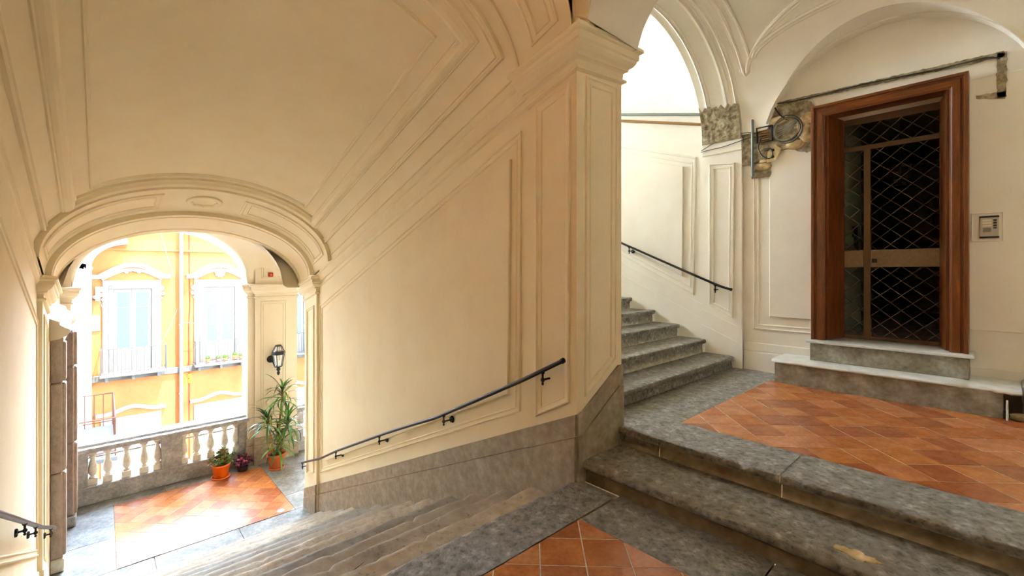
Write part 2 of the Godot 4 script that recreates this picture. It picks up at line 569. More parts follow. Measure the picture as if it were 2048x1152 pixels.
func slab(called: String, parent: Node, a0: float, a1: float, b0: float, b1: float, y: float, thick := 0.12, mat_: Material = null) -> void:
	# a paving stone with worn, slightly uneven edges
	var st := new_st()
	var na := maxi(2, int((a1 - a0) / 0.12))
	var nb := maxi(2, int((b1 - b0) / 0.12))
	var top := func(u, v): return P(u, v, y + 0.004 * noise.get_noise_2d(u * 3.0, v * 3.0) - 0.006 * float(u < a0 + 0.001 or u > a1 - 0.001 or v < b0 + 0.001 or v > b1 - 0.001))
	surface(st, top, a0, a1, na, b0, b1, nb)
	for e in [[a0, b0, a1, b0], [a1, b0, a1, b1], [a1, b1, a0, b1], [a0, b1, a0, b0]]:
		quad(st, P(e[0], e[1], y - 0.006), P(e[2], e[3], y - 0.006), P(e[2], e[3], y - thick), P(e[0], e[1], y - thick))
	obj(called, st, mat_ if mat_ else M.stone, parent)

func floors() -> void:
	# half landing in the foreground
	var st := new_st()
	box(st, -1.3, 2.24, LEFT_WALL - 0.3, 2.75, -0.3, -0.03)
	var f := structure("floor", st, M.grout, "terracotta tiled half landing in the foreground, edged with dark stone")
	tiles(f, 0.0, -1.2, 1.835, -0.15, 2.275, -0.42, 3.81)
	for k in [[-1.2, -0.1], [-0.09, 0.83], [0.84, 1.835]]:
		slab("border_stone", f, k[0], k[1], 2.285, 2.74, 0.0)
		slab("border_stone", f, k[0], k[1], LEFT_WALL, -0.16, 0.0)
	# door landing, two steps up
	st = new_st()
	box(st, -1.3, 2.5, 3.3, DOOR_WALL + 0.1, TOP - 0.4, TOP - 0.03)
	f = structure("floor", st, M.grout, "terracotta tiled landing in front of the wooden door")
	tiles(f, TOP, -1.2, 1.855, 3.665, 5.9, -2.14, 5.13)
	slab("border_stone", f, 1.865, 2.47, 3.2, 3.84, TOP, 0.1)
	slab("border_stone", f, 1.865, 2.47, 3.85, 6.36, TOP, 0.1)
	slab("border_stone", f, 1.70, 1.86, 5.91, 6.36, TOP, 0.1)
	# loggia floor at the foot of the flight
	st = new_st()
	box(st, 7.5, 11.5, -0.9, 7.0, LOW - 0.3, LOW - 0.03)
	f = structure("floor", st, M.grout, "terracotta tiled loggia floor at the foot of the stairs, bordered with grey stone slabs")
	tiles(f, LOW, 8.32, 10.62, 0.15, 2.48, 6.61, 10.04)
	tiles(f, LOW, 8.9, 10.4, 3.7, 6.0, 6.61, 10.04)
	for k in [[7.6, 0.9, 8.31], [0.91, 2.7, 8.31]]:
		pass
	for k in [[-0.53, 0.55], [0.56, 1.62], [1.63, 2.70]]:
		slab("paving_slab", f, 7.62, 8.31, k[0], k[1], LOW, 0.1, M.paving)
	for k in [[8.32, 9.35], [9.36, 10.62]]:
		slab("paving_slab", f, k[0], k[1], -0.53, 0.14, LOW, 0.1, M.paving)
	for k in [[-0.53, 0.9], [0.91, 2.48]]:
		slab("paving_slab", f, 10.63, 11.2, k[0], k[1], LOW, 0.1, M.paving)
	for k in [[8.32, 8.95], [8.96, 10.0], [10.01, 11.2]]:
		slab("paving_slab", f, k[0], k[1], 2.49, 3.69, LOW, 0.1, M.paving)
	slab("paving_slab", f, 10.41, 11.2, 3.70, 6.2, LOW, 0.1, M.paving)
	slab("paving_slab", f, 8.0, 8.89, 3.70, 6.2, LOW, 0.1, M.paving)

# ---------- walls of the lower flight ----------
func moulding_ring(st: SurfaceTool, path: Array, prof: Array) -> void:
	# path: [a, b, dir_a, dir_b, y] with the mitre direction; prof: (out, y). Each run between two points is its own smooth run.
	for i in path.size() - 1:
		var rows := []
		for k in prof:
			var row := []
			for j in [i, i + 1]:
				var p: Array = path[j]
				row.append(P(p[0] + p[2] * k.x, p[1] + p[3] * k.x, p[4] + k.y))
			rows.append(row)
		sweep(st, rows, false, 1 + i * 100)

const CAPITAL := [Vector2(0, 0.02), Vector2(0.125, 0.0), Vector2(0.135, -0.012), Vector2(0.135, -0.035), Vector2(0.122, -0.045), Vector2(0.108, -0.05), Vector2(0.106, -0.10), Vector2(0.094, -0.108), Vector2(0.088, -0.13), Vector2(0.07, -0.155), Vector2(0.05, -0.17), Vector2(0.042, -0.18), Vector2(0.042, -0.192), Vector2(0.026, -0.198), Vector2(0.012, -0.21), Vector2(0.008, -0.255), Vector2(0.026, -0.261), Vector2(0.034, -0.272), Vector2(0.03, -0.285), Vector2(0.012, -0.295), Vector2(0, -0.30)]
const CORNICE := [Vector2(0, 0.02), Vector2(0.04, 0.0), Vector2(0.075, -0.01), Vector2(0.078, -0.035), Vector2(0.062, -0.045), Vector2(0.058, -0.085), Vector2(0.04, -0.115), Vector2(0.028, -0.13), Vector2(0.026, -0.145), Vector2(0.012, -0.152), Vector2(0.01, -0.19), Vector2(0.02, -0.197), Vector2(0.018, -0.21), Vector2(0, -0.222)]

func pilaster_dado(parent: Node, a0: float, a1: float, b: float, out: float) -> void:
	# sloping marbled dado on a face of constant b; out = -1 when the face looks towards smaller b
	for part in [[0.0, 0.165, 0.018], [0.171, 1.35, 0.026]]:
		var st := new_st()
		var d: float = part[2] * out
		var n := 1
		for i in n:
			hexa(st, [P(a0, b, dado_top(a0) - part[1]), P(a1, b, dado_top(a1) - part[1]), P(a1, b + d, dado_top(a1) - part[1]), P(a0, b + d, dado_top(a0) - part[1]),
				P(a0, b, dado_top(a0) - part[0]), P(a1, b, dado_top(a1) - part[0]), P(a1, b + d, dado_top(a1) - part[0]), P(a0, b + d, dado_top(a0) - part[0])])
		obj("dado", st, M.dado, parent)

func flight_walls() -> void:
	# spine wall between the two flights
	var st := new_st()
	box(st, 2.3, 8.30, 2.70, 3.24, -3.2, 4.6)
	var w := structure("wall_spine", st, M.cream, "tall cream wall with moulded panel between the two flights of stairs")
	# pilaster at its head: the pillar
	st = new_st()
	box(st, 2.18, 2.69, SPINE, 3.26, -0.6, 4.6)
	var pil := obj("pilaster", st, M.cream, w)
	pil.set_meta("label", "cream corner pillar with moulded capital at the head of the stairs")
	var o := Vector3(-1, 0, 0)
	panel("panel", pil, P(2.607, SPINE, 2.957), P(2.235, SPINE, 3.07), P(2.245, SPINE, 0.587), P(2.61, SPINE, 0.39), o, [Vector2(0, 0), Vector2(0.004, 0.018), Vector2(0.016, 0.022), Vector2(0.03, 0.012), Vector2(0.055, 0.004), Vector2(0.062, 0.006), Vector2(0.068, 0.001)], M.cream)
	panel("panel", pil, P(2.18, 2.77, 3.125), P(2.18, 3.19, 3.15), P(2.18, 3.17, 0.87), P(2.18, 2.76, 0.625), Vector3(0, 0, 1), FRAME, M.cream)
	st = new_st()
	moulding_ring(st, [[2.70, 2.72, 1, 0, 3.27], [2.69, SPINE, 1, -1, 3.27], [2.18, SPINE, -1, -1, 3.43], [2.18, 3.26, -1, 1, 3.49], [2.69, 3.26, 1, 1, 3.49], [2.70, 3.24, 1, 0, 3.49]], CAPITAL)
	obj("capital", st, M.cream, pil)
	pilaster_dado(pil, 2.18, 2.69, SPINE, -1)
	# marbled dado on the pillar's right face climbs with the two steps
	for part in [[0.0, 0.165, 0.018], [0.171, 1.2, 0.026]]:
		st = new_st()
		var n := 10
		for i in n:
			var c := []
			for e in [[i, 1], [i + 1, 1]]:
				pass
			var b0 := lerpf(SPINE, 3.262, float(i) / n)
			var b1 := lerpf(SPINE, 3.262, float(i + 1) / n)
			var y0 := right_dado(b0)
			var y1 := right_dado(b1)
			var d: float = part[2]
			c = [P(2.18, b0, y0 - part[1]), P(2.18, b1, y1 - part[1]), P(2.18 - d, b1, y1 - part[1]), P(2.18 - d, b0, y0 - part[1]), P(2.18, b0, y0 - part[0]), P(2.18, b1, y1 - part[0]), P(2.18 - d, b1, y1 - part[0]), P(2.18 - d, b0, y0 - part[0])]
			hexa(st, c)
		obj("dado", st, M.dado, pil)
	# pilaster at its foot
	st = new_st()
	box(st, 7.77, 8.36, 2.655, 3.27, -3.0, 1.6)
	var pil2 := obj("pilaster", st, M.cream, w)
	panel("panel", pil2, P(8.24, 2.655, 0.93), P(7.87, 2.655, 1.03), P(7.87, 2.655, -1.82), P(8.24, 2.655, -1.97), o, SMALL_FRAME, M.cream)
	st = new_st()
	moulding_ring(st, [[7.76, 2.72, -1, 0, ys(7.77) - 0.02], [7.77, 2.655, -1, -1, ys(7.77) - 0.02], [8.36, 2.655, 1, -1, ys(8.36) + 0.02], [8.36, 3.27, 1, 1, ys(8.36) + 0.02]], CAPITAL)
	obj("capital", st, M.cream, pil2)
	pilaster_dado(pil2, 7.77, 8.36, 2.655, -1)
	# wall field
	panel("panel", w, P(7.69, 2.70, 1.03), P(2.815, 2.70, 2.83), P(2.835, 2.70, 0.375), P(7.69, 2.70, -1.77), o, FRAME, M.cream)
	panel("raised_field", w, P(7.45, 2.70, 0.93), P(2.945, 2.70, 2.60), P(2.975, 2.70, 0.50), P(7.45, 2.70, -1.50), o, FIELD, M.cream, true)
	pilaster_dado(w, 2.68, 7.78, 2.70, -1)
	st = new_st()
	moulding_ring(st, [[2.66, 2.70, 0, -1, ys(2.66)], [7.80, 2.70, 0, -1, ys(7.80)]], CORNICE)
	obj("cornice", st, M.cream, w)
	# left wall
	st = new_st()
	box(st, 2.10, 8.30, -1.0, LEFT_WALL, -3.2, 4.8)
	box(st, -1.4, 1.0, -1.0, LEFT_WALL, -0.6, 4.8)
	box(st, 1.0, 2.10, -1.0, LEFT_WALL, -0.6, 2.4)
	box(st, 1.0, 2.10, -1.0, LEFT_WALL, 3.45, 4.8)
	var l := structure("wall_left", st, M.cream, "cream wall along the left side of the descending stairs")
	var ob := Vector3(1, 0, 0)
	for k in [[2.18, 2.69], [7.77, 8.36]]:
		st = new_st()
		box(st, k[0], k[1], LEFT_WALL - 0.02, LEFT_WALL + 0.045, -3.0, ys(k[0]))
		var lp := obj("pilaster", st, M.cream, l)
		panel("panel", lp, P(k[0] + 0.09, LEFT_WALL + 0.045, ys(k[0]) - 0.46), P(k[1] - 0.09, LEFT_WALL + 0.045, ys(k[1]) - 0.46), P(k[1] - 0.09, LEFT_WALL + 0.045, dado_top(k[1]) + 0.12), P(k[0] + 0.09, LEFT_WALL + 0.045, dado_top(k[0]) + 0.12), ob, SMALL_FRAME, M.cream)
		st = new_st()
		moulding_ring(st, [[k[0], LEFT_WALL - 0.01, -1, 0, ys(k[0])], [k[0], LEFT_WALL + 0.045, -1, 1, ys(k[0])], [k[1], LEFT_WALL + 0.045, 1, 1, ys(k[1])], [k[1], LEFT_WALL - 0.01, 1, 0, ys(k[1])]], CAPITAL)
		obj("capital", st, M.cream, lp)
		for part in [[0.0, 0.165, 0.018], [0.171, 1.35, 0.026]]:
			st = new_st()
			var b := LEFT_WALL + 0.04
			hexa(st, [P(k[0], b, dado_top(k[0]) - part[1]), P(k[1], b, dado_top(k[1]) - part[1]), P(k[1], b + part[2], dado_top(k[1]) - part[1]), P(k[0], b + part[2], dado_top(k[0]) - part[1]), P(k[0], b, dado_top(k[0]) - part[0]), P(k[1], b, dado_top(k[1]) - part[0]), P(k[1], b + part[2], dado_top(k[1]) - part[0]), P(k[0], b + part[2], dado_top(k[0]) - part[0])])
			obj("dado", st, M.dado if part[0] > 0.1 else M.cream, lp)
	panel("panel", l, P(2.815, LEFT_WALL, 2.83), P(7.69, LEFT_WALL, 1.03), P(7.69, LEFT_WALL, -1.77), P(2.835, LEFT_WALL, 0.375), ob, FRAME, M.cream)
	for part in [[0.0, 0.165, 0.018], [0.171, 1.35, 0.026]]:
		st = new_st()
		hexa(st, [P(2.6, LEFT_WALL, dado_top(2.6) - part[1]), P(7.8, LEFT_WALL, dado_top(7.8) - part[1]), P(7.8, LEFT_WALL + part[2], dado_top(7.8) - part[1]), P(2.6, LEFT_WALL + part[2], dado_top(2.6) - part[1]), P(2.6, LEFT_WALL, dado_top(2.6) - part[0]), P(7.8, LEFT_WALL, dado_top(7.8) - part[0]), P(7.8, LEFT_WALL + part[2], dado_top(7.8) - part[0]), P(2.6, LEFT_WALL + part[2], dado_top(2.6) - part[0])])
		obj("dado", st, M.cream, l)
	st = new_st()
	moulding_ring(st, [[2.66, LEFT_WALL - 0.03, 0, 1, ys(2.66)], [7.80, LEFT_WALL - 0.03, 0, 1, ys(7.80)]], CORNICE)
	obj("cornice", st, M.cream, l)
	# unseen window left of the camera, added to brighten the stair head
	st = new_st()
	for k in [[-0.55, -0.5, 2.4, 3.45], [0.5, 0.55, 2.4, 3.45], [-0.025, 0.025, 2.4, 3.45], [-0.55, 0.55, 2.4, 2.45], [-0.55, 0.55, 3.4, 3.45]]:
		bbox(st, 1.55 + k[0], 1.55 + k[1], -0.86, -0.80, k[2], k[3], 0.006)
	structure("added_window_1", st, M.window_paint, "added unseen window in the left wall, brightening the head of the stairs")
	# wall behind the camera
	st = new_st()
	box(st, -1.7, -1.2, -1.0, 7.0, -0.5, 5.4)
	structure("wall_back", st, M.cream)

func right_dado(b: float) -> float:
	var t := clampf((b - 2.70) / (3.2 - 2.70), 0.0, 1.0)
	return lerpf(0.51, 0.81, t)

# ---------- vault of the lower flight ----------
func arc(v0: float, v1: float, n: int, u: float) -> Array:
	var out := []
	for i in n + 1:
		out.append(Vector2(u, lerpf(v0, v1, float(i) / n)))
	return out

func flight_vault() -> void:
	var full := PI * 1.3
	var st := new_st()
	surface(st, func(u, v): return VS(u, v, 0.0), 2.6, 7.2, 12, 0.0, full, 64)
	var c := structure("ceiling", st, M.cream, "cream barrel vault with moulded frames sloping down over the stairs")
	# moulded frames on the vault
	var ridge := [Vector2(0, -0.003), Vector2(0.003, 0.016), Vector2(0.016, 0.021), Vector2(0.026, 0.010), Vector2(0.034, 0.010), Vector2(0.044, -0.003)]
	var pair := [Vector2(0, -0.003), Vector2(0.004, 0.032), Vector2(0.024, 0.038), Vector2(0.04, 0.020), Vector2(0.062, 0.016), Vector2(0.072, 0.028), Vector2(0.088, 0.026), Vector2(0.098, -0.003)]
	var torus := [Vector2(0, -0.003), Vector2(0.004, 0.02), Vector2(0.018, 0.024), Vector2(0.024, 0.034), Vector2(0.05, 0.058), Vector2(0.085, 0.07), Vector2(0.12, 0.058), Vector2(0.14, 0.034), Vector2(0.15, 0.026), Vector2(0.165, 0.026), Vector2(0.17, -0.003)]
	for k in [[3.40, 6.87, 1.01, ridge], [3.08, 7.115, 0.70, torus], [2.92, 7.5, 0.40, pair], [2.79, 7.5, 0.13, ridge]]:
		st = new_st()
		frame(st, VS, k[0], k[1], k[2], full - k[2], k[3], 10, 64)
		obj("moulding", st, M.cream, c)
	# arch bands: one over the head pilasters, two stepped ones at the foot
	for k in [[2.18, 2.69, 0.06], [7.12, 7.77, 0.06], [7.77, 8.36, 0.12]]:
		st = new_st()
		var h: float = k[2]
		surface(st, func(u, v): return VS(u, v, h), k[0], k[1], 3, 0.0, full, 64)
		for u in [k[0], k[1]]:
			surface(st, func(t, v): return VS(u, v, t), h, -0.10, 1, 0.0, full, 64, 5)
		var band := obj("arch_band", st, M.cream, c)
		var S := func(u, v, t): return VS(u, v, h + t)
		if k[0] > 7.7:
			st = new_st()
			for u in [[7.85, 0.02], [8.27, 0.03]]:
				strip(st, S, arc(0.0, full, 64, u[0]), [Vector2(0, 0), Vector2(0.003, 0.008), Vector2(u[1], 0.01), Vector2(u[1] + 0.006, 0)])
			obj("moulding", st, M.cream, band)
			continue
		var uu: Array = [k[0] + 0.11, k[1] - 0.11]
		for vv in [[0.22, full / 2 - 0.38], [full / 2 + 0.38, full - 0.22]]:
			st = new_st()
			frame(st, S, uu[0], uu[1], vv[0], vv[1], [Vector2(0, 0), Vector2(0.004, 0.016), Vector2(0.02, 0.02), Vector2(0.03, 0.008), Vector2(0.065, 0.006), Vector2(0.075, 0.014), Vector2(0.085, 0)], 2, 24)
			obj("panel", st, M.cream, band)
		# lobed medallion at the crown
		st = new_st()
		var rows := []
		for p in [[0.0, 0.0], [0.0, 0.018], [0.012, 0.026], [0.03, 0.024], [0.042, 0.008], [0.042, 0.0]]:
			var row := []
			for i in 65:
				var t := TAU * i / 64.0
				var r: float = 0.165 - p[0] * (1.0 + 0.45 * absf(sin(t * 4.0)))
				row.append(S.call((k[0] + k[1]) / 2 + r * cos(t), full / 2 + r * sin(t) * 1.05, p[1]))
			rows.append(row)
		sweep(st, rows)
		obj("medallion", st, M.cream, band)
	# spandrel above the arch towards the loggia
	st = new_st()
	for i in 64:
		var v0 := full * i / 64.0
		var v1 := full * (i + 1) / 64.0
		var p := VS(8.36, v0, 0.1)
		var q := VS(8.36, v1, 0.1)
		quad(st, p, q, Vector3(q.x, 3.0, q.z), Vector3(p.x, 3.0, p.z))
	obj("spandrel", st, M.cream, c)
	st = new_st()
	for i in 64:
		var v0 := full * i / 64.0
		var v1 := full * (i + 1) / 64.0
		var p := VS(2.18, v0, 0.05)
		var q := VS(2.18, v1, 0.05)
		quad(st, p, q, Vector3(q.x, 4.7, q.z), Vector3(p.x, 4.7, p.z))
	obj("spandrel", st, M.cream, c)
	# ceiling over the half landing (above the frame)
	st = new_st()
	box(st, -1.4, 2.2, -1.0, 2.68, 4.6, 4.8)
	structure("ceiling", st, M.cream)

# ---------- door landing ----------
func arch_y(b: float) -> float:      # arch over the foot of the upper flight, and the vault that runs on from it
	var t := (b - 4.795) / 1.535
	return 3.43 + 1.31 * sqrt(maxf(0.0, 1.0 - t * t))

func arch_b(y: float) -> float:      # its half width at a height
	return 1.535 * sqrt(maxf(0.0, 1.0 - pow((y - 3.43) / 1.31, 2.0)))

func lunette_y(a: float) -> float:
	var t := (a - 0.89) / 1.16
	return 3.2 + 1.125 * sqrt(maxf(0.0, 1.0 - t * t))

func MV(a: float, b: float, h: float) -> Vector3:   # vault along a, h below the surface
	var t := (b - 4.795) / 1.535
	var n := Vector2(t, (arch_y(b) - 3.43) / 1.31).normalized()
	return P(a, b - n.x * h, arch_y(b) - n.y * h)

func MT(a: float, t: float, h: float) -> Vector3:   # the same by angle
	return P(a, 4.795 + (1.535 - h) * cos(t), 3.43 + (1.31 - h) * sin(t))

func upper_hall() -> void:
	# wall with the door
	var st := new_st()
	box(st, 1.40, 8.6, DOOR_WALL, 6.8, -0.4, 7.4)
	box(st, -1.5, 0.31, DOOR_WALL, 6.8, -0.4, 5.4)
	box(st, 0.31, 1.40, DOOR_WALL, 6.8, 3.44, 5.4)
	box(st, 0.31, 1.40, DOOR_WALL, 6.8, -0.4, 0.78)
	var w := structure("wall_right", st, M.plaster, "off-white wall with panels around the wooden door, plaster broken away near its top left")
	var o := Vector3(-1, 0, 0)
	panel("panel", w, P(2.215, DOOR_WALL, 3.32), P(1.50, DOOR_WALL, 3.32), P(1.50, DOOR_WALL, 0.835), P(2.215, DOOR_WALL, 0.835), o, FRAME, M.plaster)
	panel("raised_field", w, P(2.013, DOOR_WALL, 3.14), P(1.47, DOOR_WALL, 3.14), P(1.47, DOOR_WALL, 1.015), P(2.013, DOOR_WALL, 1.015), o, FIELD, M.plaster, true)
	panel("raised_field", w, P(0.235, DOOR_WALL, 3.5), P(-0.95, DOOR_WALL, 3.5), P(-0.95, DOOR_WALL, 1.023), P(0.235, DOOR_WALL, 1.023), o, [Vector2(0, 0), Vector2(0, 0.014), Vector2(0.004, 0.018)], M.plaster, true)
	for k in [[2.33, 1.45], [0.27, -1.2]]:
		for e in [[0.25, 0.545, 0.03], [0.545, 0.66, 0.018]]:
			st = new_st()
			bbox(st, k[1], k[0], DOOR_WALL - e[2], DOOR_WALL, e[0], e[1], 0.006)
			obj("skirting", st, M.plaster, w)
	# pier with the arch over the upper flight
	st = new_st()
	box(st, 2.345, 2.875, 6.335, DOOR_WALL + 0.02, 0.1, 3.43)
	var pier := obj("pilaster", st, M.plaster, w)
	panel("panel", pier, P(2.782, 6.335, 3.12), P(2.429, 6.335, 3.08), P(2.455, 6.335, 0.96), P(2.782, 6.335, 1.12), o, FRAME, M.plaster)
	for e in [[0.0, 0.21, 0.018], [0.21, 0.9, 0.03]]:
		st = new_st()
		var y0 := 0.83
		var y1 := 1.06
		var d: float = e[2]
		hexa(st, [P(2.33, 6.335, y0 - e[1]), P(2.88, 6.335, y1 - e[1]), P(2.88, 6.335 - d, y1 - e[1]), P(2.33, 6.335 - d, y0 - e[1]), P(2.33, 6.335, y0 - e[0]), P(2.88, 6.335, y1 - e[0]), P(2.88, 6.335 - d, y1 - e[0]), P(2.33, 6.335 - d, y0 - e[0])])
		obj("skirting", st, M.plaster, pier)
	st = new_st()
	bbox(st, 2.335, 2.88, 6.32, 6.36, 3.235, 3.40, 0.008)
	obj("impost", st, M.plaster, pier)
	# wall beside the upper flight: panel, raised field, sloping skirting
	var s := func(a): return 0.45 * (a - 2.99)
	panel("panel", w, P(7.6, DOOR_WALL, 3.27 + 0.335 * 4.6), P(2.99, DOOR_WALL, 3.27), P(3.02, DOOR_WALL, 1.25), P(7.6, DOOR_WALL, 1.25 + 0.5 * 4.58), o, FRAME, M.plaster)
	panel("raised_field", w, P(7.4, DOOR_WALL, 3.16 + 0.335 * 4.22), P(3.18, DOOR_WALL, 3.16), P(3.19, DOOR_WALL, 1.53), P(7.4, DOOR_WALL, 1.53 + 0.5 * 4.2), o, FIELD, M.plaster, true)
	for e in [[0.0, 0.2, 0.016], [0.2, 1.0, 0.028]]:
		st = new_st()
		var y0 := 1.12
		var y1 := 1.12 + 0.46 * 5.1
		var d: float = e[2]
		hexa(st, [P(2.87, DOOR_WALL, y0 - e[1]), P(7.97, DOOR_WALL, y1 - e[1]), P(7.97, DOOR_WALL - d, y1 - e[1]), P(2.87, DOOR_WALL - d, y0 - e[1]), P(2.87, DOOR_WALL, y0 - e[0]), P(7.97, DOOR_WALL, y1 - e[0]), P(7.97, DOOR_WALL - d, y1 - e[0]), P(2.87, DOOR_WALL - d, y0 - e[0])])
		obj("skirting", st, M.plaster, w)
	# vault: barrel along a, cut by a lunette over the door wall and one over the steps
	st = new_st()
	var na := 56
	var nb := 40
	var lim := func(a: float) -> float: return arch_b(maxf(3.43, lunette_y(a))) if absf(a - 0.89) < 1.135 else 1.535
	var rows := []
	for i in na + 1:
		var a := lerpf(-1.3, 2.36, float(i) / na)
		var half: float = lim.call(a)
		var t0 := acos(clampf(half / 1.535, -1, 1))
		var row := []
		for j in nb + 1:
			row.append(MT(a, lerpf(t0, PI - t0, float(j) / nb), 0.0))
		rows.append(row)
	sweep(st, rows, true, 1)
	var rows_l := []
	var rows_r := []
	for i in na + 1:
		var a := lerpf(0.89 - 1.135, 0.89 + 1.135, float(i) / na)
		var half: float = lim.call(a)
		rows_l.append([P(a, 4.795 + half, lunette_y(a)), P(a, DOOR_WALL + 0.05, lunette_y(a))])
		rows_r.append([P(a, 4.795 - half, lunette_y(a)), P(a, 2.6, lunette_y(a))])
	sweep(st, rows_l, true, 2)
	sweep(st, rows_r, true, 3)
	var c := structure("ceiling", st, M.plaster, "off-white groin vault over the door landing, with a lunette above the door")
	# mouldings on the vault beside the arch and the lunette
	var bead := [Vector2(0, -0.002), Vector2(0.004, 0.012), Vector2(0.02, 0.018), Vector2(0.035, 0.008), Vector2(0.05, 0.008), Vector2(0.06, -0.002)]
	for k in [[0.15, 0.0], [0.26, 0.12]]:
		st = new_st()
		var path := []
		for i in 33:
			var t := lerpf(PI * 0.5, acos(clampf((6.10 - k[1] - 4.795) / 1.535, -1, 1)), i / 32.0)
			path.append(Vector2(2.36 - k[0], t))
		var corner: Vector2 = path[path.size() - 1]
		var run := []
		var yc := 3.43 + 1.31 * sin(corner.y)
		for i in 25:
			var a := lerpf(corner.x, 0.89, 1.0 - cos(i / 24.0 * PI / 2.0))
			var e := (a - 0.89) / (corner.x - 0.89)
			var y: float = yc + (4.62 - k[1] - yc) * sqrt(maxf(0.0, 1.0 - e * e))
			run.append(Vector2(a, asin(clampf((y - 3.43) / 1.31, -1, 1))))
		path.append_array(run.slice(1))
		strip(st, MT, path, bead)
		obj("moulding", st, M.plaster, c)
	st = new_st()
	var lun := []
	for i in 41:
		lun.append(Vector2(lerpf(0.89 - 1.12, 0.89 + 1.12, i / 40.0), 0))
	var lrows := []
	for k in [[6.22, 0.0], [6.22, -0.012], [6.26, -0.014], [6.28, -0.004], [6.30, 0.0]]:
		var row := []
		for p in lun:
			row.append(P(p.x, k[0], lunette_y(p.x) + k[1]))
		lrows.append(row)
	sweep(st, lrows)
	obj("moulding", st, M.plaster, c)
	# arch over the foot of the upper flight
	st = new_st()
	surface(st, func(u, t): return MT(u, t, 0.0), 2.345, 2.875, 3, 0.0, PI, 56)
	for u in [2.345, 2.875]:
		surface(st, func(h, t): return MT(u, t, h), 0.0, -0.5, 1, 0.0, PI, 56, 4)
	for e in [[2.4, 0.03], [2.53, 0.055], [2.78, 0.03]]:
		strip(st, MT, arc(0.0, PI, 56, e[0]), [Vector2(0, -0.001), Vector2(0.004, 0.016), Vector2(e[1] * 0.6, 0.022), Vector2(e[1], 0.006), Vector2(e[1] + 0.03, 0.006), Vector2(e[1] + 0.034, -0.001)], 10)
	var ar := structure("trim_1", st, M.plaster, "white moulded arch over the foot of the upper flight")
	# broken plaster at its right springing
	st = new_st()
	var patch := func(u, t): return MT(u, t, 0.026 + 0.012 * noise.get_noise_2d(u * 9.0, t * 9.0))
	var prow := []
	for i in 25:
		var u := lerpf(2.35, 2.87, i / 24.0)
		var top := 0.32 + 0.06 * noise.get_noise_1d(u * 14.0) + 0.1 * (u - 2.36)
		var row := []
		for j in 9:
			row.append(patch.call(u, lerpf(-0.03, top, j / 8.0)))
		prow.append(row)
	sweep(st, prow, true, 1)
	obj("broken_plaster", st, M.raw_mortar, ar)
	# cross arch on the pillar (over the two steps)
	st = new_st()
	var ca := func(b, t): return P(0.99 + 1.19 * cos(t), b, 3.44 + 0.56 * sin(t))
	surface(st, ca, SPINE, 3.26, 1, 0.0, PI, 40)
	for b in [SPINE, 3.26]:
		for i in 40:
			var p: Vector3 = ca.call(b, PI * i / 40.0)
			var q: Vector3 = ca.call(b, PI * (i + 1) / 40.0)
			quad(st, p, q, Vector3(q.x, 5.0, q.z), Vector3(p.x, 5.0, p.z))
	var cs := func(u, t, h): return P(0.99 + (1.19 - h) * cos(t / 1.0), SPINE + u, 3.44 + (0.56 - h) * sin(t / 1.0))
	frame(st, cs, 0.10, 0.49, 0.22, 1.3, [Vector2(0, 0), Vector2(0.004, 0.028), Vector2(0.02, 0.034), Vector2(0.035, 0.012), Vector2(0.07, 0.01), Vector2(0.08, 0.022), Vector2(0.09, 0)], 1, 16)
	box(st, 2.04, 2.19, 2.645, 2.70, 3.42, 4.6)
	structure("trim_2", st, M.cream, "cream arch springing from the corner pillar above the two steps")

# ---------- loggia at the foot, courtyard side ----------
func low_arch(b: float, c: float) -> float:
	var t := clampf((b - c) / 1.34, -1, 1)
	return 1.32 + 1.08 * sqrt(1.0 - t * t)

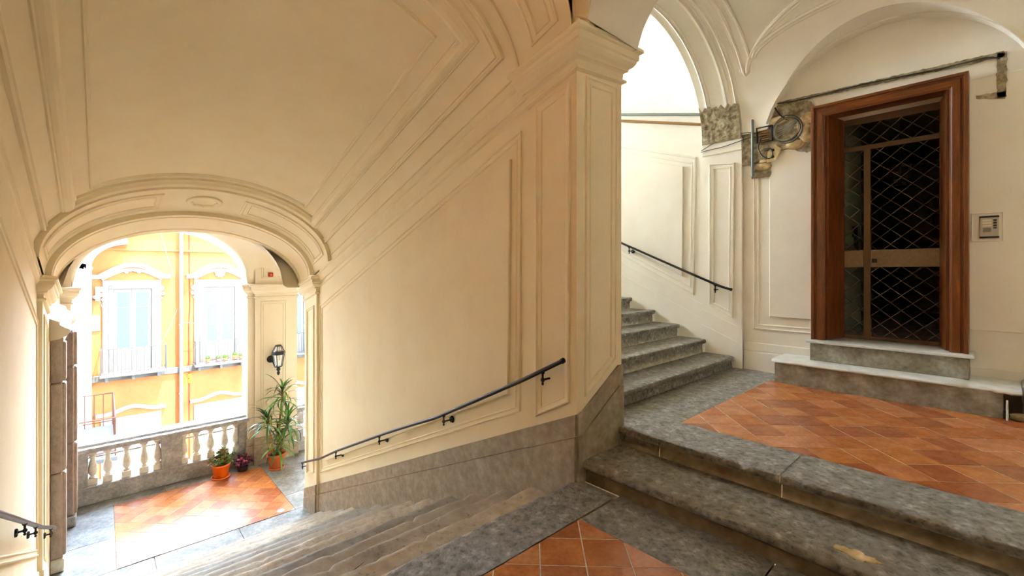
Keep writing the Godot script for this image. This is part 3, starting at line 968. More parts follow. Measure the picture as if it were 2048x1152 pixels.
func loggia() -> void:
	# left wall
	var st := new_st()
	box(st, 8.30, 11.5, -1.0, -0.53, -3.2, 3.0)
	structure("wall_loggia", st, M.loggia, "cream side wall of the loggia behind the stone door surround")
	# outer piers and arches
	st = new_st()
	box(st, 10.8, 11.35, 2.42, 3.145, -3.2, 2.9)
	box(st, 10.86, 11.35, 2.285, 3.28, -3.2, 2.9)
	box(st, 10.8, 11.35, -1.0, -0.40, -3.2, 2.9)
	box(st, 10.8, 11.35, 5.9, 6.9, -3.2, 2.9)
	for cc in [0.95, 4.58]:
		for i in 48:
			var b0: float = cc - 1.34 + 2.68 * i / 48.0
			var b1: float = cc - 1.34 + 2.68 * (i + 1) / 48.0
			var y0 := low_arch(b0, cc)
			var y1 := low_arch(b1, cc)
			hexa(st, [P(10.86, b0, y0), P(10.86, b1, y1), P(11.35, b1, y1), P(11.35, b0, y0), P(10.86, b0, 2.9), P(10.86, b1, 2.9), P(11.35, b1, 2.9), P(11.35, b0, 2.9)])
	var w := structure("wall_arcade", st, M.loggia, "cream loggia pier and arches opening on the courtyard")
	st = new_st()
	moulding_ring(st, [[11.3, 2.285, 0, -1, 1.32], [10.86, 2.285, -1, -1, 1.32], [10.86, 2.42, -1, -1, 1.32], [10.8, 2.42, -1, -1, 1.32], [10.8, 3.145, -1, 1, 1.32], [10.86, 3.145, -1, 1, 1.32], [10.86, 3.28, -1, 1, 1.32], [11.3, 3.28, 0, 1, 1.32]], CAPITAL)
	moulding_ring(st, [[11.3, -0.40, 0, 1, 1.32], [10.8, -0.40, -1, 1, 1.32], [10.8, -0.53, -1, 0, 1.32]], CAPITAL)
	obj("capital", st, M.loggia, w)
	panel("panel", w, P(10.8, 2.52, 0.96), P(10.8, 3.04, 0.96), P(10.8, 3.04, -1.85), P(10.8, 2.52, -1.85), Vector3(0, 0, 1), FRAME, M.loggia)
	panel("panel", w, P(10.8, 2.54, 2.05), P(10.8, 3.0, 2.05), P(10.8, 3.0, 1.45), P(10.8, 2.54, 1.45), Vector3(0, 0, 1), SMALL_FRAME, M.loggia)
	for e in [[-2.6, -2.14, 0.03], [-2.135, -1.98, 0.02]]:
		st = new_st()
		bbox(st, 10.8 - e[2], 10.9, 2.42 - e[2], 3.145 + e[2], e[0], e[1], 0.004)
		bbox(st, 10.86 - e[2], 11.3, 2.285 - e[2], 3.28 + e[2], e[0], e[1], 0.004)
		obj("dado", st, M.dado, w)
	# groin vault
	for cc in [0.95, 4.58]:
		st = new_st()
		var lo: float = -0.55 if cc < 1.0 else 2.78
		var hi: float = 2.79 if cc < 1.0 else 6.9
		var h := func(a, b):
			var t := clampf((a - 9.6) / 1.26, -1, 1)
			return P(a, b, maxf(low_arch(b, cc), 1.32 + 1.12 * sqrt(1.0 - t * t)))
		surface(st, h, 8.30, 10.9, 52, lo, hi, 60)
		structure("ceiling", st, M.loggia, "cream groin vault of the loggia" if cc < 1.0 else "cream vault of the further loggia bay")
	# far side walls of the second bay
	st = new_st()
	box(st, 8.0, 8.36, 3.2, 6.9, -3.2, 2.9)
	structure("wall_inner", st, M.loggia)
	st = new_st()
	box(st, 8.0, 11.5, 6.6, 6.9, -3.2, 2.9)
	structure("wall_end", st, M.loggia)

# ---------- upper flight's shell, outside the picture ----------
func upper_shell() -> void:
	var st := new_st()
	surface(st, func(a, t): return P(a, 4.81 + 1.6 * cos(t), 4.25 + 0.335 * (a - 2.87) + 1.0 * sin(t)), 2.8, 8.6, 8, -0.05, PI + 0.05, 40)
	structure("ceiling", st, M.plaster)
	st = new_st()
	box(st, 2.3, 8.4, 2.70, 3.24, 4.5, 7.6)
	structure("wall_spine_top", st, M.plaster)
	st = new_st()
	box(st, 8.05, 11.6, -1.0, 7.0, 2.78, 2.99)
	structure("floor", st, M.stone)
	st = new_st()
	box(st, 7.9, 11.8, -1.2, 7.2, 7.3, 7.6)
	structure("ceiling", st, M.plaster)
	st = new_st()
	for b in [[-1.0, -0.4], [2.3, 3.2], [6.4, 7.0]]:
		box(st, 10.9, 11.35, b[0], b[1], 2.9, 7.4)
	box(st, 10.9, 11.35, -1.0, 7.0, 3.0, 4.75)
	box(st, 10.9, 11.35, -1.0, 7.0, 6.15, 7.4)
	structure("wall_upper_arcade", st, M.plaster)
	st = new_st()
	box(st, 8.0, 8.4, -1.0, 3.24, 3.0, 7.4)
	structure("wall_upper_inner", st, M.plaster)
	# roof over the whole hall
	st = new_st()
	box(st, -1.7, 8.5, -1.2, 7.2, 7.3, 7.5)
	box(st, 2.0, 2.36, 2.6, 6.9, 5.2, 7.5)
	structure("ceiling", st, M.plaster)
	st = new_st()
	box(st, -1.7, 2.36, 2.6, 7.0, 5.0, 5.2)
	structure("ceiling", st, M.plaster)
	st = new_st()
	box(st, -1.7, 11.4, -1.2, 12.0, 7.6, 19.0)
	box(st, -1.7, 12.3, -1.2, 12.0, 19.0, 19.3)
	structure("wall_added_storeys", st, M.yard_stone)  # unseen storeys and eaves, added to keep sky light off the courtyard front
	# unseen ochre wall, added so the added window gives dim, warm light
	st = new_st()
	box(st, -4.0, 4.5, -4.2, -3.4, -3.0, 5.6)
	structure("wall_added_light_well", st, M.orange)

# ---------- stairs ----------
func add_step(parent: Node, m: Material, l0: float, l1: float, back: float, rise: float, seed_: float, wear: float, put: Callable, rough := 1.0, soft := 1.0, riser: Material = null) -> void:
	# one stone step: put(l, x, y) places length l, outward x (nosing at 0) and height y (tread at 0)
	var f0 := soft
	var prof := [[-back, 0.002, 0.0], [-back * 0.75, 0.001, 0.2], [-back * 0.5, 0.0, 0.5], [-back * 0.3, 0.001, 0.8], [-0.085 * f0, 0.001, 1.0], [-0.06 * f0, -0.001, 1.0], [-0.036 * f0, -0.006 * f0, 1.0], [-0.018 * f0, -0.014 * f0, 1.0], [-0.006 * f0, -0.024 * f0, 1.0], [0.0, -0.036, 1.0], [-0.002, -0.050, 1.0], [-0.012, -0.060, 0.8], [-0.034, -0.066, 0.8], [-0.042, -0.075, 0.7], [-0.042, -rise * 0.6, 0.6], [-0.040, -rise * 0.85, 0.5], [-0.035, -rise - 0.02, 0.2]]
	var n := int((l1 - l0) / 0.035)
	var rows := []
	for p in prof:
		var row := []
		for i in n + 1:
			var l := lerpf(l0, l1, float(i) / n)
			var mid := sin(PI * clampf((l - l0) / (l1 - l0), 0, 1))
			var k: float = p[2] * rough
			var hollow := clampf(sin(PI * clampf(-p[0] / back, 0.0, 1.0)) * 1.1, 0.3, 1.0)
			var c := noise.get_noise_3d(l * 2.2, p[0] * 3.0 + p[1] * 9.0, seed_ * 7.3)
			var f := noise.get_noise_3d(l * 9.0, p[0] * 14.0 + p[1] * 22.0, seed_ * 3.1)
			var chip := minf(0.0, noise.get_noise_2d(l * 3.4, seed_ * 5.7) + 0.32) * 0.09 * rough * float(p[2] >= 0.8)
			row.append(put.call(l, p[0] + k * (0.014 * c + 0.007 * f) + chip, p[1] + k * (0.006 * c + 0.004 * f) - wear * mid * hollow + chip * 0.5))
		rows.append(row)
	var st := new_st()
	sweep(st, rows.slice(0, 13), true, 1)
	var o := obj("step", st, m, parent)
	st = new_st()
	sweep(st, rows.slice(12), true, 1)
	obj("riser", st, riser if riser else M.ochre_stone, o)

func stairs() -> void:
	# flight down to the loggia
	var t := thing("stone_staircase", "worn grey stone staircase running down along the cream wall to the loggia", "staircase")
	for i in 14:
		var a0 := 2.24 + 0.415 * i
		var y := -0.182 * i
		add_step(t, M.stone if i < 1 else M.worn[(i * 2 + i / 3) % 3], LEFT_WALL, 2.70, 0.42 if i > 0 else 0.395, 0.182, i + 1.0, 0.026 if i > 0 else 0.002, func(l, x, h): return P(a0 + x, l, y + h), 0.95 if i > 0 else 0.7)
	# dirt-filled cracks across the worn treads
	for k in [[2, [Vector2(3.036, 1.43), Vector2(2.986, 1.366), Vector2(2.935, 1.317), Vector2(2.914, 1.263), Vector2(2.882, 1.165), Vector2(2.928, 1.086)]], [7, [Vector2(5.078, 2.064), Vector2(5.085, 1.952), Vector2(5.108, 1.838), Vector2(5.094, 1.699)]], [6, [Vector2(4.701, 2.369), Vector2(4.687, 2.29), Vector2(4.66, 2.23)]], [3, [Vector2(3.408, 1.119), Vector2(3.399, 1.047), Vector2(3.425, 0.971)]], [6, [Vector2(4.701, 1.265), Vector2(4.699, 1.177), Vector2(4.648, 1.122)]]]:
		var cs := new_st()
		var y: float = -0.182 * k[0] - 0.022
		strip(cs, func(u, v, h): return P(u, v, y + h), k[1], [Vector2(-0.003, -0.03), Vector2(-0.002, 0.001), Vector2(0.002, 0.001), Vector2(0.003, -0.03)])
		obj("crack", cs, M.soil, t)
	# two steps up to the door landing
	t = thing("landing_steps", "two thick dark stone steps rising from the half landing to the door landing", "steps")
	var cuts := [[-1.2, 0.945], [0.952, 1.80], [1.807, 2.18]]
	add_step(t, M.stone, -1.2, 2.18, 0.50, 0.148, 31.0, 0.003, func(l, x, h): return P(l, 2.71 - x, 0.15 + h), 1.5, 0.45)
	for i in 3:
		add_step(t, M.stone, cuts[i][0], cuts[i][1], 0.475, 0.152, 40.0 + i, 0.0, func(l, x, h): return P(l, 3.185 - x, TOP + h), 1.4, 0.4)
	var sm := new_st()
	var smear := PackedVector2Array()
	for i in 26:
		var w := TAU * i / 26.0
		var r := 1.0 + 0.9 * noise.get_noise_2d(cos(w) * 4.0 + 9.0, sin(w) * 4.0)
		smear.append(Vector2(0.50 + 0.085 * r * cos(w), 2.845 + 0.035 * r * sin(w)))
	prism(sm, smear, func(u, v, h): return P(u, v, 0.15 + h), -0.01, 0.004)
	obj("mortar_smear", sm, M.stain, t)
	# flight up
	t = thing("stone_staircase", "worn grey stone staircase climbing behind the corner pillar under the white arch", "staircase")
	for i in 15:
		var a0 := 2.42 + 0.405 * i
		var y := TOP + 0.153 + 0.181 * i
		add_step(t, M.stone, 3.245, DOOR_WALL, 0.42, 0.153 if i == 0 else 0.181, 60.0 + i, 0.006, func(l, x, h): return P(a0 - x, l, y + h), 1.5, 0.5, M.stone)

# ---------- handrails ----------
func bracket(parent: Node, at: Vector3, wall: Vector3, drop: float) -> void:
	# iron bracket: rosette on the wall, arm, upright with a finial, cup under the rail
	var r := at + wall + Vector3(0, -drop, 0)
	var foot := at + Vector3(0, -drop, 0)
	var st := new_st()
	var ax := -wall.normalized()
	lathe(st, r, [Vector2(0.0, 0.02), Vector2(0.022, 0.018), Vector2(0.034, 0.010), Vector2(0.036, 0.0)], 14, ax)
	for i in 5:
		var t := TAU * i / 5.0
		var u := Vector3.UP * cos(t) + ax.cross(Vector3.UP) * sin(t)
		lathe(st, r + u * 0.024 + ax * 0.006, [Vector2(0, 0.016), Vector2(0.012, 0.010), Vector2(0.014, 0.0)], 8, ax)
	tube(st, [r, foot], 0.009)
	lathe(st, foot, [Vector2(0, -0.045), Vector2(0.008, -0.04), Vector2(0.011, -0.03), Vector2(0.006, -0.02), Vector2(0.016, -0.008), Vector2(0.018, 0.0), Vector2(0.016, 0.008), Vector2(0.008, 0.018), Vector2(0.009, drop - 0.03), Vector2(0.017, drop - 0.022), Vector2(0.018, drop - 0.01), Vector2(0.0, drop)], 12)
	obj("bracket", st, M.iron, parent)

func rail(label: String, pts: Array, r: float, brackets: Array, wall: Vector3, group := "iron handrails on the walls") -> void:
	var t := thing("handrail", label, "handrail", Vector3.ZERO, group)
	var curve := Curve3D.new()
	for i in pts.size():
		var d: Vector3 = (pts[mini(i + 1, pts.size() - 1)] - pts[maxi(i - 1, 0)]) * 0.16
		curve.add_point(pts[i], -d, d)
	var st := new_st()
	tube(st, Array(curve.tessellate(4, 2.0)), r, 12)
	lathe(st, pts[0], [Vector2(r * 1.25, -0.01), Vector2(r * 1.3, 0.0), Vector2(r * 1.25, 0.01)], 12, (pts[1] - pts[0]).normalized())
	obj("rail", st, M.rail, t)
	for a in brackets:
		var best := Vector3.ZERO
		for i in pts.size() - 1:
			if -a <= maxf(pts[i].z, pts[i + 1].z) and -a >= minf(pts[i].z, pts[i + 1].z):
				best = pts[i].lerp(pts[i + 1], (-a - pts[i].z) / (pts[i + 1].z - pts[i].z))
		bracket(t, best, wall, 0.075)

func handrails() -> void:
	var p := []
	for k in [[2.249, 0.92], [2.706, 0.686], [3.243, 0.427], [3.815, 0.155], [4.05, 0.045], [4.748, -0.239], [5.178, -0.419], [6.694, -1.079], [7.36, -1.397], [7.7, -1.53], [8.29, -1.762]]:
		p.append(P(k[0], 2.585, k[1]))
	rail("dark iron handrail dipping along the cream wall above the grey dado", p, 0.0175, [2.46, 3.86, 5.31, 6.74, 8.26], Vector3(0.108, 0, 0))
	p = []
	for k in [[1.2, 1.45, -0.5], [2.3, 0.96, -0.5], [4.469, -0.004, -0.5], [6.94, -1.127, -0.5], [7.5, -1.383, -0.47], [8.0, -1.613, -0.44]]:
		p.append(P(k[0], k[2], k[1]))
	rail("dark iron handrail at the bottom left corner on the left wall", p, 0.02, [1.6, 3.4, 5.75, 6.6, 7.7], Vector3(-0.06, 0, 0))
	p = []
	for k in [[2.45, 1.357], [2.664, 1.425], [3.25, 1.672], [4.034, 2.005], [4.175, 2.065], [6.0, 2.87], [7.6, 3.58]]:
		p.append(P(k[0], 6.25, k[1]))
	rail("dark iron handrail climbing the white wall of the upper flight", p, 0.0165, [2.66, 4.03, 5.4, 6.8], Vector3(0.12, 0, 0))

# ---------- door ----------
func leaf(parent: Node, a0: float, b0: float, a1: float, b1: float, called_side: float) -> void:
	# a folded door leaf standing in the reveal, with raised mouldings
	var d := Vector2(a1 - a0, b1 - b0)
	var w := d.length()
	d /= w
	var n := Vector2(-d.y, d.x) * called_side
	var S := func(u, v, h): return P(a0 + d.x * u + n.x * h, b0 + d.y * u + n.y * h, v)
	var st := new_st()
	hexa(st, [S.call(0, 0.81, -0.02), S.call(w, 0.81, -0.02), S.call(w, 0.81, 0.02), S.call(0, 0.81, 0.02), S.call(0, 3.42, -0.02), S.call(w, 3.42, -0.02), S.call(w, 3.42, 0.02), S.call(0, 3.42, 0.02)])
	var lf := obj("door_leaf", st, M.wood, parent)
	for v in [[1.0, 1.03], [0.82, 0.99]]:
		st = new_st()
		frame(st, S, 0.01, w - 0.01, v[0], v[1], [Vector2(0, 0.02), Vector2(0.0, 0.034), Vector2(0.006, 0.038)], 1, 1, true)
		obj("rail_board", st, M.wood, lf)
	for v in [[1.14, 1.62], [1.80, 2.1], [2.25, 3.28]]:
		st = new_st()
		frame(st, S, 0.06, w - 0.05, v[0], v[1], [Vector2(0, 0.02), Vector2(0.004, 0.036), Vector2(0.016, 0.038), Vector2(0.026, 0.026), Vector2(0.034, 0.021)], 1, 1, true)
		obj("panel", st, M.wood, lf)
	st = new_st()
	var hc: Vector3 = S.call(w * 0.55, 2.02 if called_side > 0 else 2.05, 0.03)
	var ax: Vector3 = (S.call(0, 0, 1) - S.call(0, 0, 0))
	lathe(st, hc, [Vector2(0, 0.05), Vector2(0.016, 0.048), Vector2(0.022, 0.035), Vector2(0.012, 0.02), Vector2(0.018, 0.008), Vector2(0.024, 0.0)], 12, ax)
	obj("door_knob", st, M.iron, lf)
	for k in 3:
		st = new_st()
		chamfer_box(st, S.call(w * 0.3 + 0.03 * k, 1.70 + 0.01 * k, 0.022) - Vector3.ONE * 0.008, S.call(w * 0.3 + 0.03 * k, 1.70 + 0.01 * k, 0.022) + Vector3.ONE * 0.008, 0.003)
		obj("lock_plate", st, M.brass, lf)

func doorway() -> void:
	var d := Node3D.new()
	d.name = numbered("door_1")
	add_child(d)
	d.set_meta("kind", "structure")
	d.set_meta("label", "reddish brown wooden double door folded open in its worn frame")
	# frame: stepped architrave on three sides
	var S := func(u, v, h): return P(u, 6.20 - h, v)
	var prof := [Vector2(0, -0.18), Vector2(0, 0.02), Vector2(0.008, 0.03), Vector2(0.03, 0.03), Vector2(0.036, 0.012), Vector2(0.05, 0.008), Vector2(0.06, 0.022), Vector2(0.115, 0.024), Vector2(0.125, 0.012), Vector2(0.136, 0.008), Vector2(0.136, -0.2)]
	for side in 3:
		var st := new_st()
		var rows := []
		for k in prof:
			var q: float = k.x
			var pts: Array = [[Vector2(1.511, 0.80), Vector2(1.511 - 0.0, 3.545)], [Vector2(1.511, 3.545), Vector2(0.203, 3.545)], [Vector2(0.203, 3.545), Vector2(0.203, 0.80)]][side]
			var ins: Array = [[Vector2(-q, 0), Vector2(-q, -q)], [Vector2(-q, -q), Vector2(q, -q)], [Vector2(q, -q), Vector2(q, 0)]][side]
			rows.append([S.call(pts[0].x + ins[0].x, pts[0].y + ins[0].y, k.y), S.call(pts[1].x + ins[1].x, pts[1].y + ins[1].y, k.y)])
		sweep(st, rows)
		obj("frame_board", st, M.wood_across if side == 1 else M.wood, d)
	# plastered soffit of the opening
	var st2 := new_st()
	box(st2, 0.31, 1.40, 6.22, 6.8, 3.41, 3.46)
	obj("soffit", st2, M.plaster, d)
	st2 = new_st()
	box(st2, 1.36, 1.42, 6.36, 6.8, 0.78, 3.45)
	box(st2, 0.29, 0.345, 6.36, 6.8, 0.78, 3.45)
	obj("reveal", st2, M.plaster, d)
	leaf(d, 1.365, 6.225, 1.285, 6.57, -1)
	leaf(d, 0.345, 6.225, 0.41, 6.57, 1)
	# sill and marble step
	var t := thing("door_sill", "pale marble door sill on a stained marble riser under the wooden door", "sill")
	st2 = new_st()
	bbox(st2, 0.165, 1.535, 6.055, 6.80, 0.772, 0.80, 0.006)
	obj("sill_slab", st2, M.marble, t)
	st2 = new_st()
	bbox(st2, 0.20, 1.50, 6.09, 6.379, 0.569, 0.772, 0.004)
	obj("riser", st2, M.dirty_marble, t)
	t = thing("marble_step", "long marble step with rounded nosing and broken right end in front of the door", "step")
	st2 = new_st()
	var rows := []
	var n := 60
	for k in [[6.349, 0.568], [5.86, 0.568], [5.815, 0.566], [5.80, 0.560], [5.793, 0.550], [5.797, 0.538], [5.812, 0.532], [5.87, 0.530]]:
		var row := []
		for i in n + 1:
			var a := lerpf(-0.13, 1.83, float(i) / n)
			var b: float = k[0]
			var y: float = k[1]
			if a < 0.23 and b < 5.9:
				b += 0.045 + 0.03 * noise.get_noise_1d(a * 31.0)
				y += 0.012 * noise.get_noise_1d(a * 53.0 + b * 40.0) - 0.01
			if a > 1.77 and b < 6.3:
				b += (a - 1.77) * 0.9
			row.append(P(a, b, y))
		rows.append(row)
	sweep(st2, rows, true, 1)
	quad(st2, P(1.83, 5.85, 0.53), P(1.83, 6.349, 0.53), P(1.83, 6.349, 0.568), P(1.83, 5.85, 0.568))
	quad(st2, P(-0.13, 5.85, 0.53), P(-0.13, 6.349, 0.53), P(-0.13, 6.349, 0.568), P(-0.13, 5.85, 0.568))
	obj("tread", st2, M.marble, t)
	st2 = new_st()
	rows = []
	for k in [[5.83, 0.535], [5.828, 0.45], [5.832, 0.36], [5.83, 0.29]]:
		var row := []
		for i in n + 1:
			var a := lerpf(-0.02, 1.79, float(i) / n)
			var crumble := 0.05 * smoothstep(0.12, -0.02, a) * (0.6 + noise.get_noise_2d(a * 25.0, k[1] * 25.0))
			row.append(P(a, k[0] + crumble, k[1]))
		rows.append(row)
	sweep(st2, rows, true, 1)
	quad(st2, P(1.79, 5.83, 0.29), P(1.79, 6.349, 0.29), P(1.79, 6.349, 0.535), P(1.79, 5.83, 0.535))
	quad(st2, P(-0.02, 5.86, 0.29), P(-0.02, 6.349, 0.29), P(-0.02, 6.349, 0.535), P(-0.02, 5.86, 0.535))
	obj("riser", st2, M.dirty_marble, t)
	# stone block at the right end, with rubble
	st2 = new_st()
	bbox(st2, -1.19, -0.135, 5.93, 6.349, 0.30, 0.60, 0.02)
	tag(obj("stone_plinth", st2, M.dirty_marble), "low grey stone plinth at the right edge beside the broken marble step", "plinth")
	st2 = new_st()
	var f := func(u, v): return P(-0.115 + 0.06 * sin(v) * cos(u) * (1 + 0.3 * noise.get_noise_2d(u, v)), 5.87 + 0.045 * sin(v) * sin(u) * (1 + 0.3 * noise.get_noise_2d(v, u)), 0.333 + 0.036 * cos(v))
	surface(st2, f, 0, TAU, 14, 0, PI, 8)
	tag(obj("rubble_stone", st2, M.raw_mortar), "small broken stone lying on the tiles at the right edge", "stone")
	st2 = new_st()
	bbox(st2, -0.05, -0.036, 5.80, 5.86, 0.30, 0.47, 0.003)
	tag(obj("marble_shard", st2, M.marble), "upright marble shard under the broken end of the step", "shard")
	gate()
	dark_room()

func gate() -> void:
	var g := thing("security_gate", "brown metal lattice gate with wide middle band behind the open door", "gate", P(0.85, 6.59, 0.80))
	var at := func(a, y): return P(a - 0.85, 0.0, y - 0.80)
	var put := func(called, a0, a1, y0, y1, m, dep):
		var st := new_st()
		chamfer_box(st, Vector3(-dep / 2, y0 - 0.80, -(a1 - 0.85)), Vector3(dep / 2, y1 - 0.80, -(a0 - 0.85)), 0.004)
		obj(called, st, m, g)
	put.call("stile", 1.262, 1.31, 0.81, 3.41, M.gate, 0.035)
	put.call("stile", 0.39, 0.435, 0.81, 3.41, M.gate, 0.035)
	put.call("rail", 0.43, 1.265, 3.33, 3.41, M.gate, 0.035)
	put.call("rail", 0.43, 1.265, 0.81, 0.85, M.gate, 0.035)
	put.call("transom", 0.43, 1.265, 3.02, 3.075, M.gate, 0.045)
	put.call("mullion", 1.013, 1.078, 0.81, 3.03, M.gate, 0.045)
	put.call("middle_band", 0.43, 1.015, 1.65, 1.85, M.gate_band, 0.03)
	put.call("middle_band", 1.076, 1.265, 1.65, 1.85, M.gate_band, 0.03)
	put.call("lock", 0.955, 1.005, 1.70, 1.745, M.iron, 0.04)
	var sx := 0.186
	var sy := 0.166
	for r in [[0.435, 1.013, 0.85, 1.65], [1.078, 1.262, 0.85, 1.65], [0.435, 1.013, 1.85, 3.02], [1.078, 1.262, 1.85, 3.02], [0.435, 1.262, 3.075, 3.33]]:
		for dir in [1.0, -1.0]:
			var m: float = dir * sy / sx
			# lines y = m * a + c
			var c0: float = minf(minf(r[2] - m * r[0], r[2] - m * r[1]), minf(r[3] - m * r[0], r[3] - m * r[1]))
			var c1: float = maxf(maxf(r[2] - m * r[0], r[2] - m * r[1]), maxf(r[3] - m * r[0], r[3] - m * r[1]))
			var c := ceilf(c0 / sy) * sy
			while c < c1:
				var lo: float = r[0]
				var hi: float = r[1]
				var e0: float = (r[2] - c) / m
				var e1: float = (r[3] - c) / m
				lo = maxf(lo, minf(e0, e1))
				hi = minf(hi, maxf(e0, e1))
				if hi - lo > 0.02:
					var st := new_st()
					var off := Vector3(0.004 * dir, 0, 0)
					tube(st, [at.call(lo, m * lo + c) + off, at.call(hi, m * hi + c) + off], 0.0048, 6)
					obj("bar", st, M.gate, g)
				c += sy

func dark_room() -> void:
	# the flat behind the gate, lit only through the doorway
	var st := new_st()
	box(st, 1.30, 1.75, 6.8, 7.75, 0.6, 3.8)
	box(st, -0.9, -0.7, 6.8, 12.0, 0.6, 3.8)
	box(st, -0.9, 3.2, 12.0, 12.2, 0.6, 3.8)
	box(st, 3.0, 3.2, 6.8, 12.0, 0.6, 3.8)
	structure("wall_room", st, M.room)
	st = new_st()
	box(st, -0.9, 3.2, 6.8, 12.2, 3.75, 3.9)
	structure("ceiling", st, M.room)
	st = new_st()
	box(st, -0.9, 3.2, 6.78, 12.2, 0.6, 0.79)
	structure("floor", st, M.grey_stone)
	var t := thing("hanging_lantern", "dark lantern hanging from the ceiling of the dim room behind the gate", "lantern", P(0.95, 8.3, 2.95))
	st = new_st()
	tube(st, [Vector3(0, 0.30, 0), Vector3(0, 0.80, 0)], 0.008)
	obj("chain", st, M.iron, t)
	st = new_st()
	lathe(st, Vector3.ZERO, [Vector2(0.0, 0.32), Vector2(0.04, 0.30), Vector2(0.13, 0.16), Vector2(0.14, 0.15)], 6, Vector3.UP, 1.0, -1)
	lathe(st, Vector3.ZERO, [Vector2(0.08, -0.14), Vector2(0.07, -0.16), Vector2(0.0, -0.2)], 6, Vector3.UP, 1.0, -1)
	for i in 6:
		var a := TAU * i / 6.0
		tube(st, [Vector3(cos(a) * 0.13, 0.16, sin(a) * 0.13), Vector3(cos(a) * 0.08, -0.15, sin(a) * 0.08)], 0.006, 5)
	obj("lantern_frame", st, M.iron, t)
	st = new_st()
	lathe(st, Vector3.ZERO, [Vector2(0.125, 0.15), Vector2(0.075, -0.14)], 6, Vector3.UP, 1.0, -1)
	obj("glass", st, M.glass, t)
	t = thing("wall_picture", "small dark picture on the far wall of the dim room", "picture", P(0.6, 11.95, 2.5))
	st = new_st()
	chamfer_box(st, Vector3(-0.03, -0.25, -0.3), Vector3(0.03, 0.25, 0.3), 0.01)
	obj("picture_frame", st, M.dark_wood, t)
	t = thing("wall_sconce", "small iron hook rack on the pale wall inside the room, left behind the gate", "rack", P(1.30, 7.3, 2.05))
	st = new_st()
	chamfer_box(st, Vector3(-0.12, 0.0, 0.0), Vector3(0.12, 0.14, 0.02), 0.004)
	obj("plate", st, M.iron, t)
	for k in 3:
		st = new_st()
		tube(st, [Vector3(-0.08 + 0.08 * k, 0.02, 0.02), Vector3(-0.08 + 0.08 * k, -0.16 - 0.06 * k, 0.03)], 0.008, 6)
		obj("hook", st, M.iron, t)

# ---------- broken plaster, cables, intercom ----------
func ragged(st: SurfaceTool, poly: Array, b: float, out: float, seed_: float, amp := 0.022) -> void:
	# patch of bare mortar: a polygon of (a, y), its outline broken up, as a thin uneven layer
	var pts := PackedVector2Array()
	for i in poly.size():
		var p: Vector2 = poly[i]
		var q: Vector2 = poly[(i + 1) % poly.size()]
		var n := maxi(1, int(p.distance_to(q) / 0.025))
		for k in n:
			var r := p.lerp(q, float(k) / n)
			var nn := (q - p).normalized().orthogonal()
			pts.append(r + nn * amp * noise.get_noise_2d(r.x * 22.0 + seed_, r.y * 22.0))
	prism(st, pts, func(u, v, h): return P(u, b - h, v), 0.0, out)

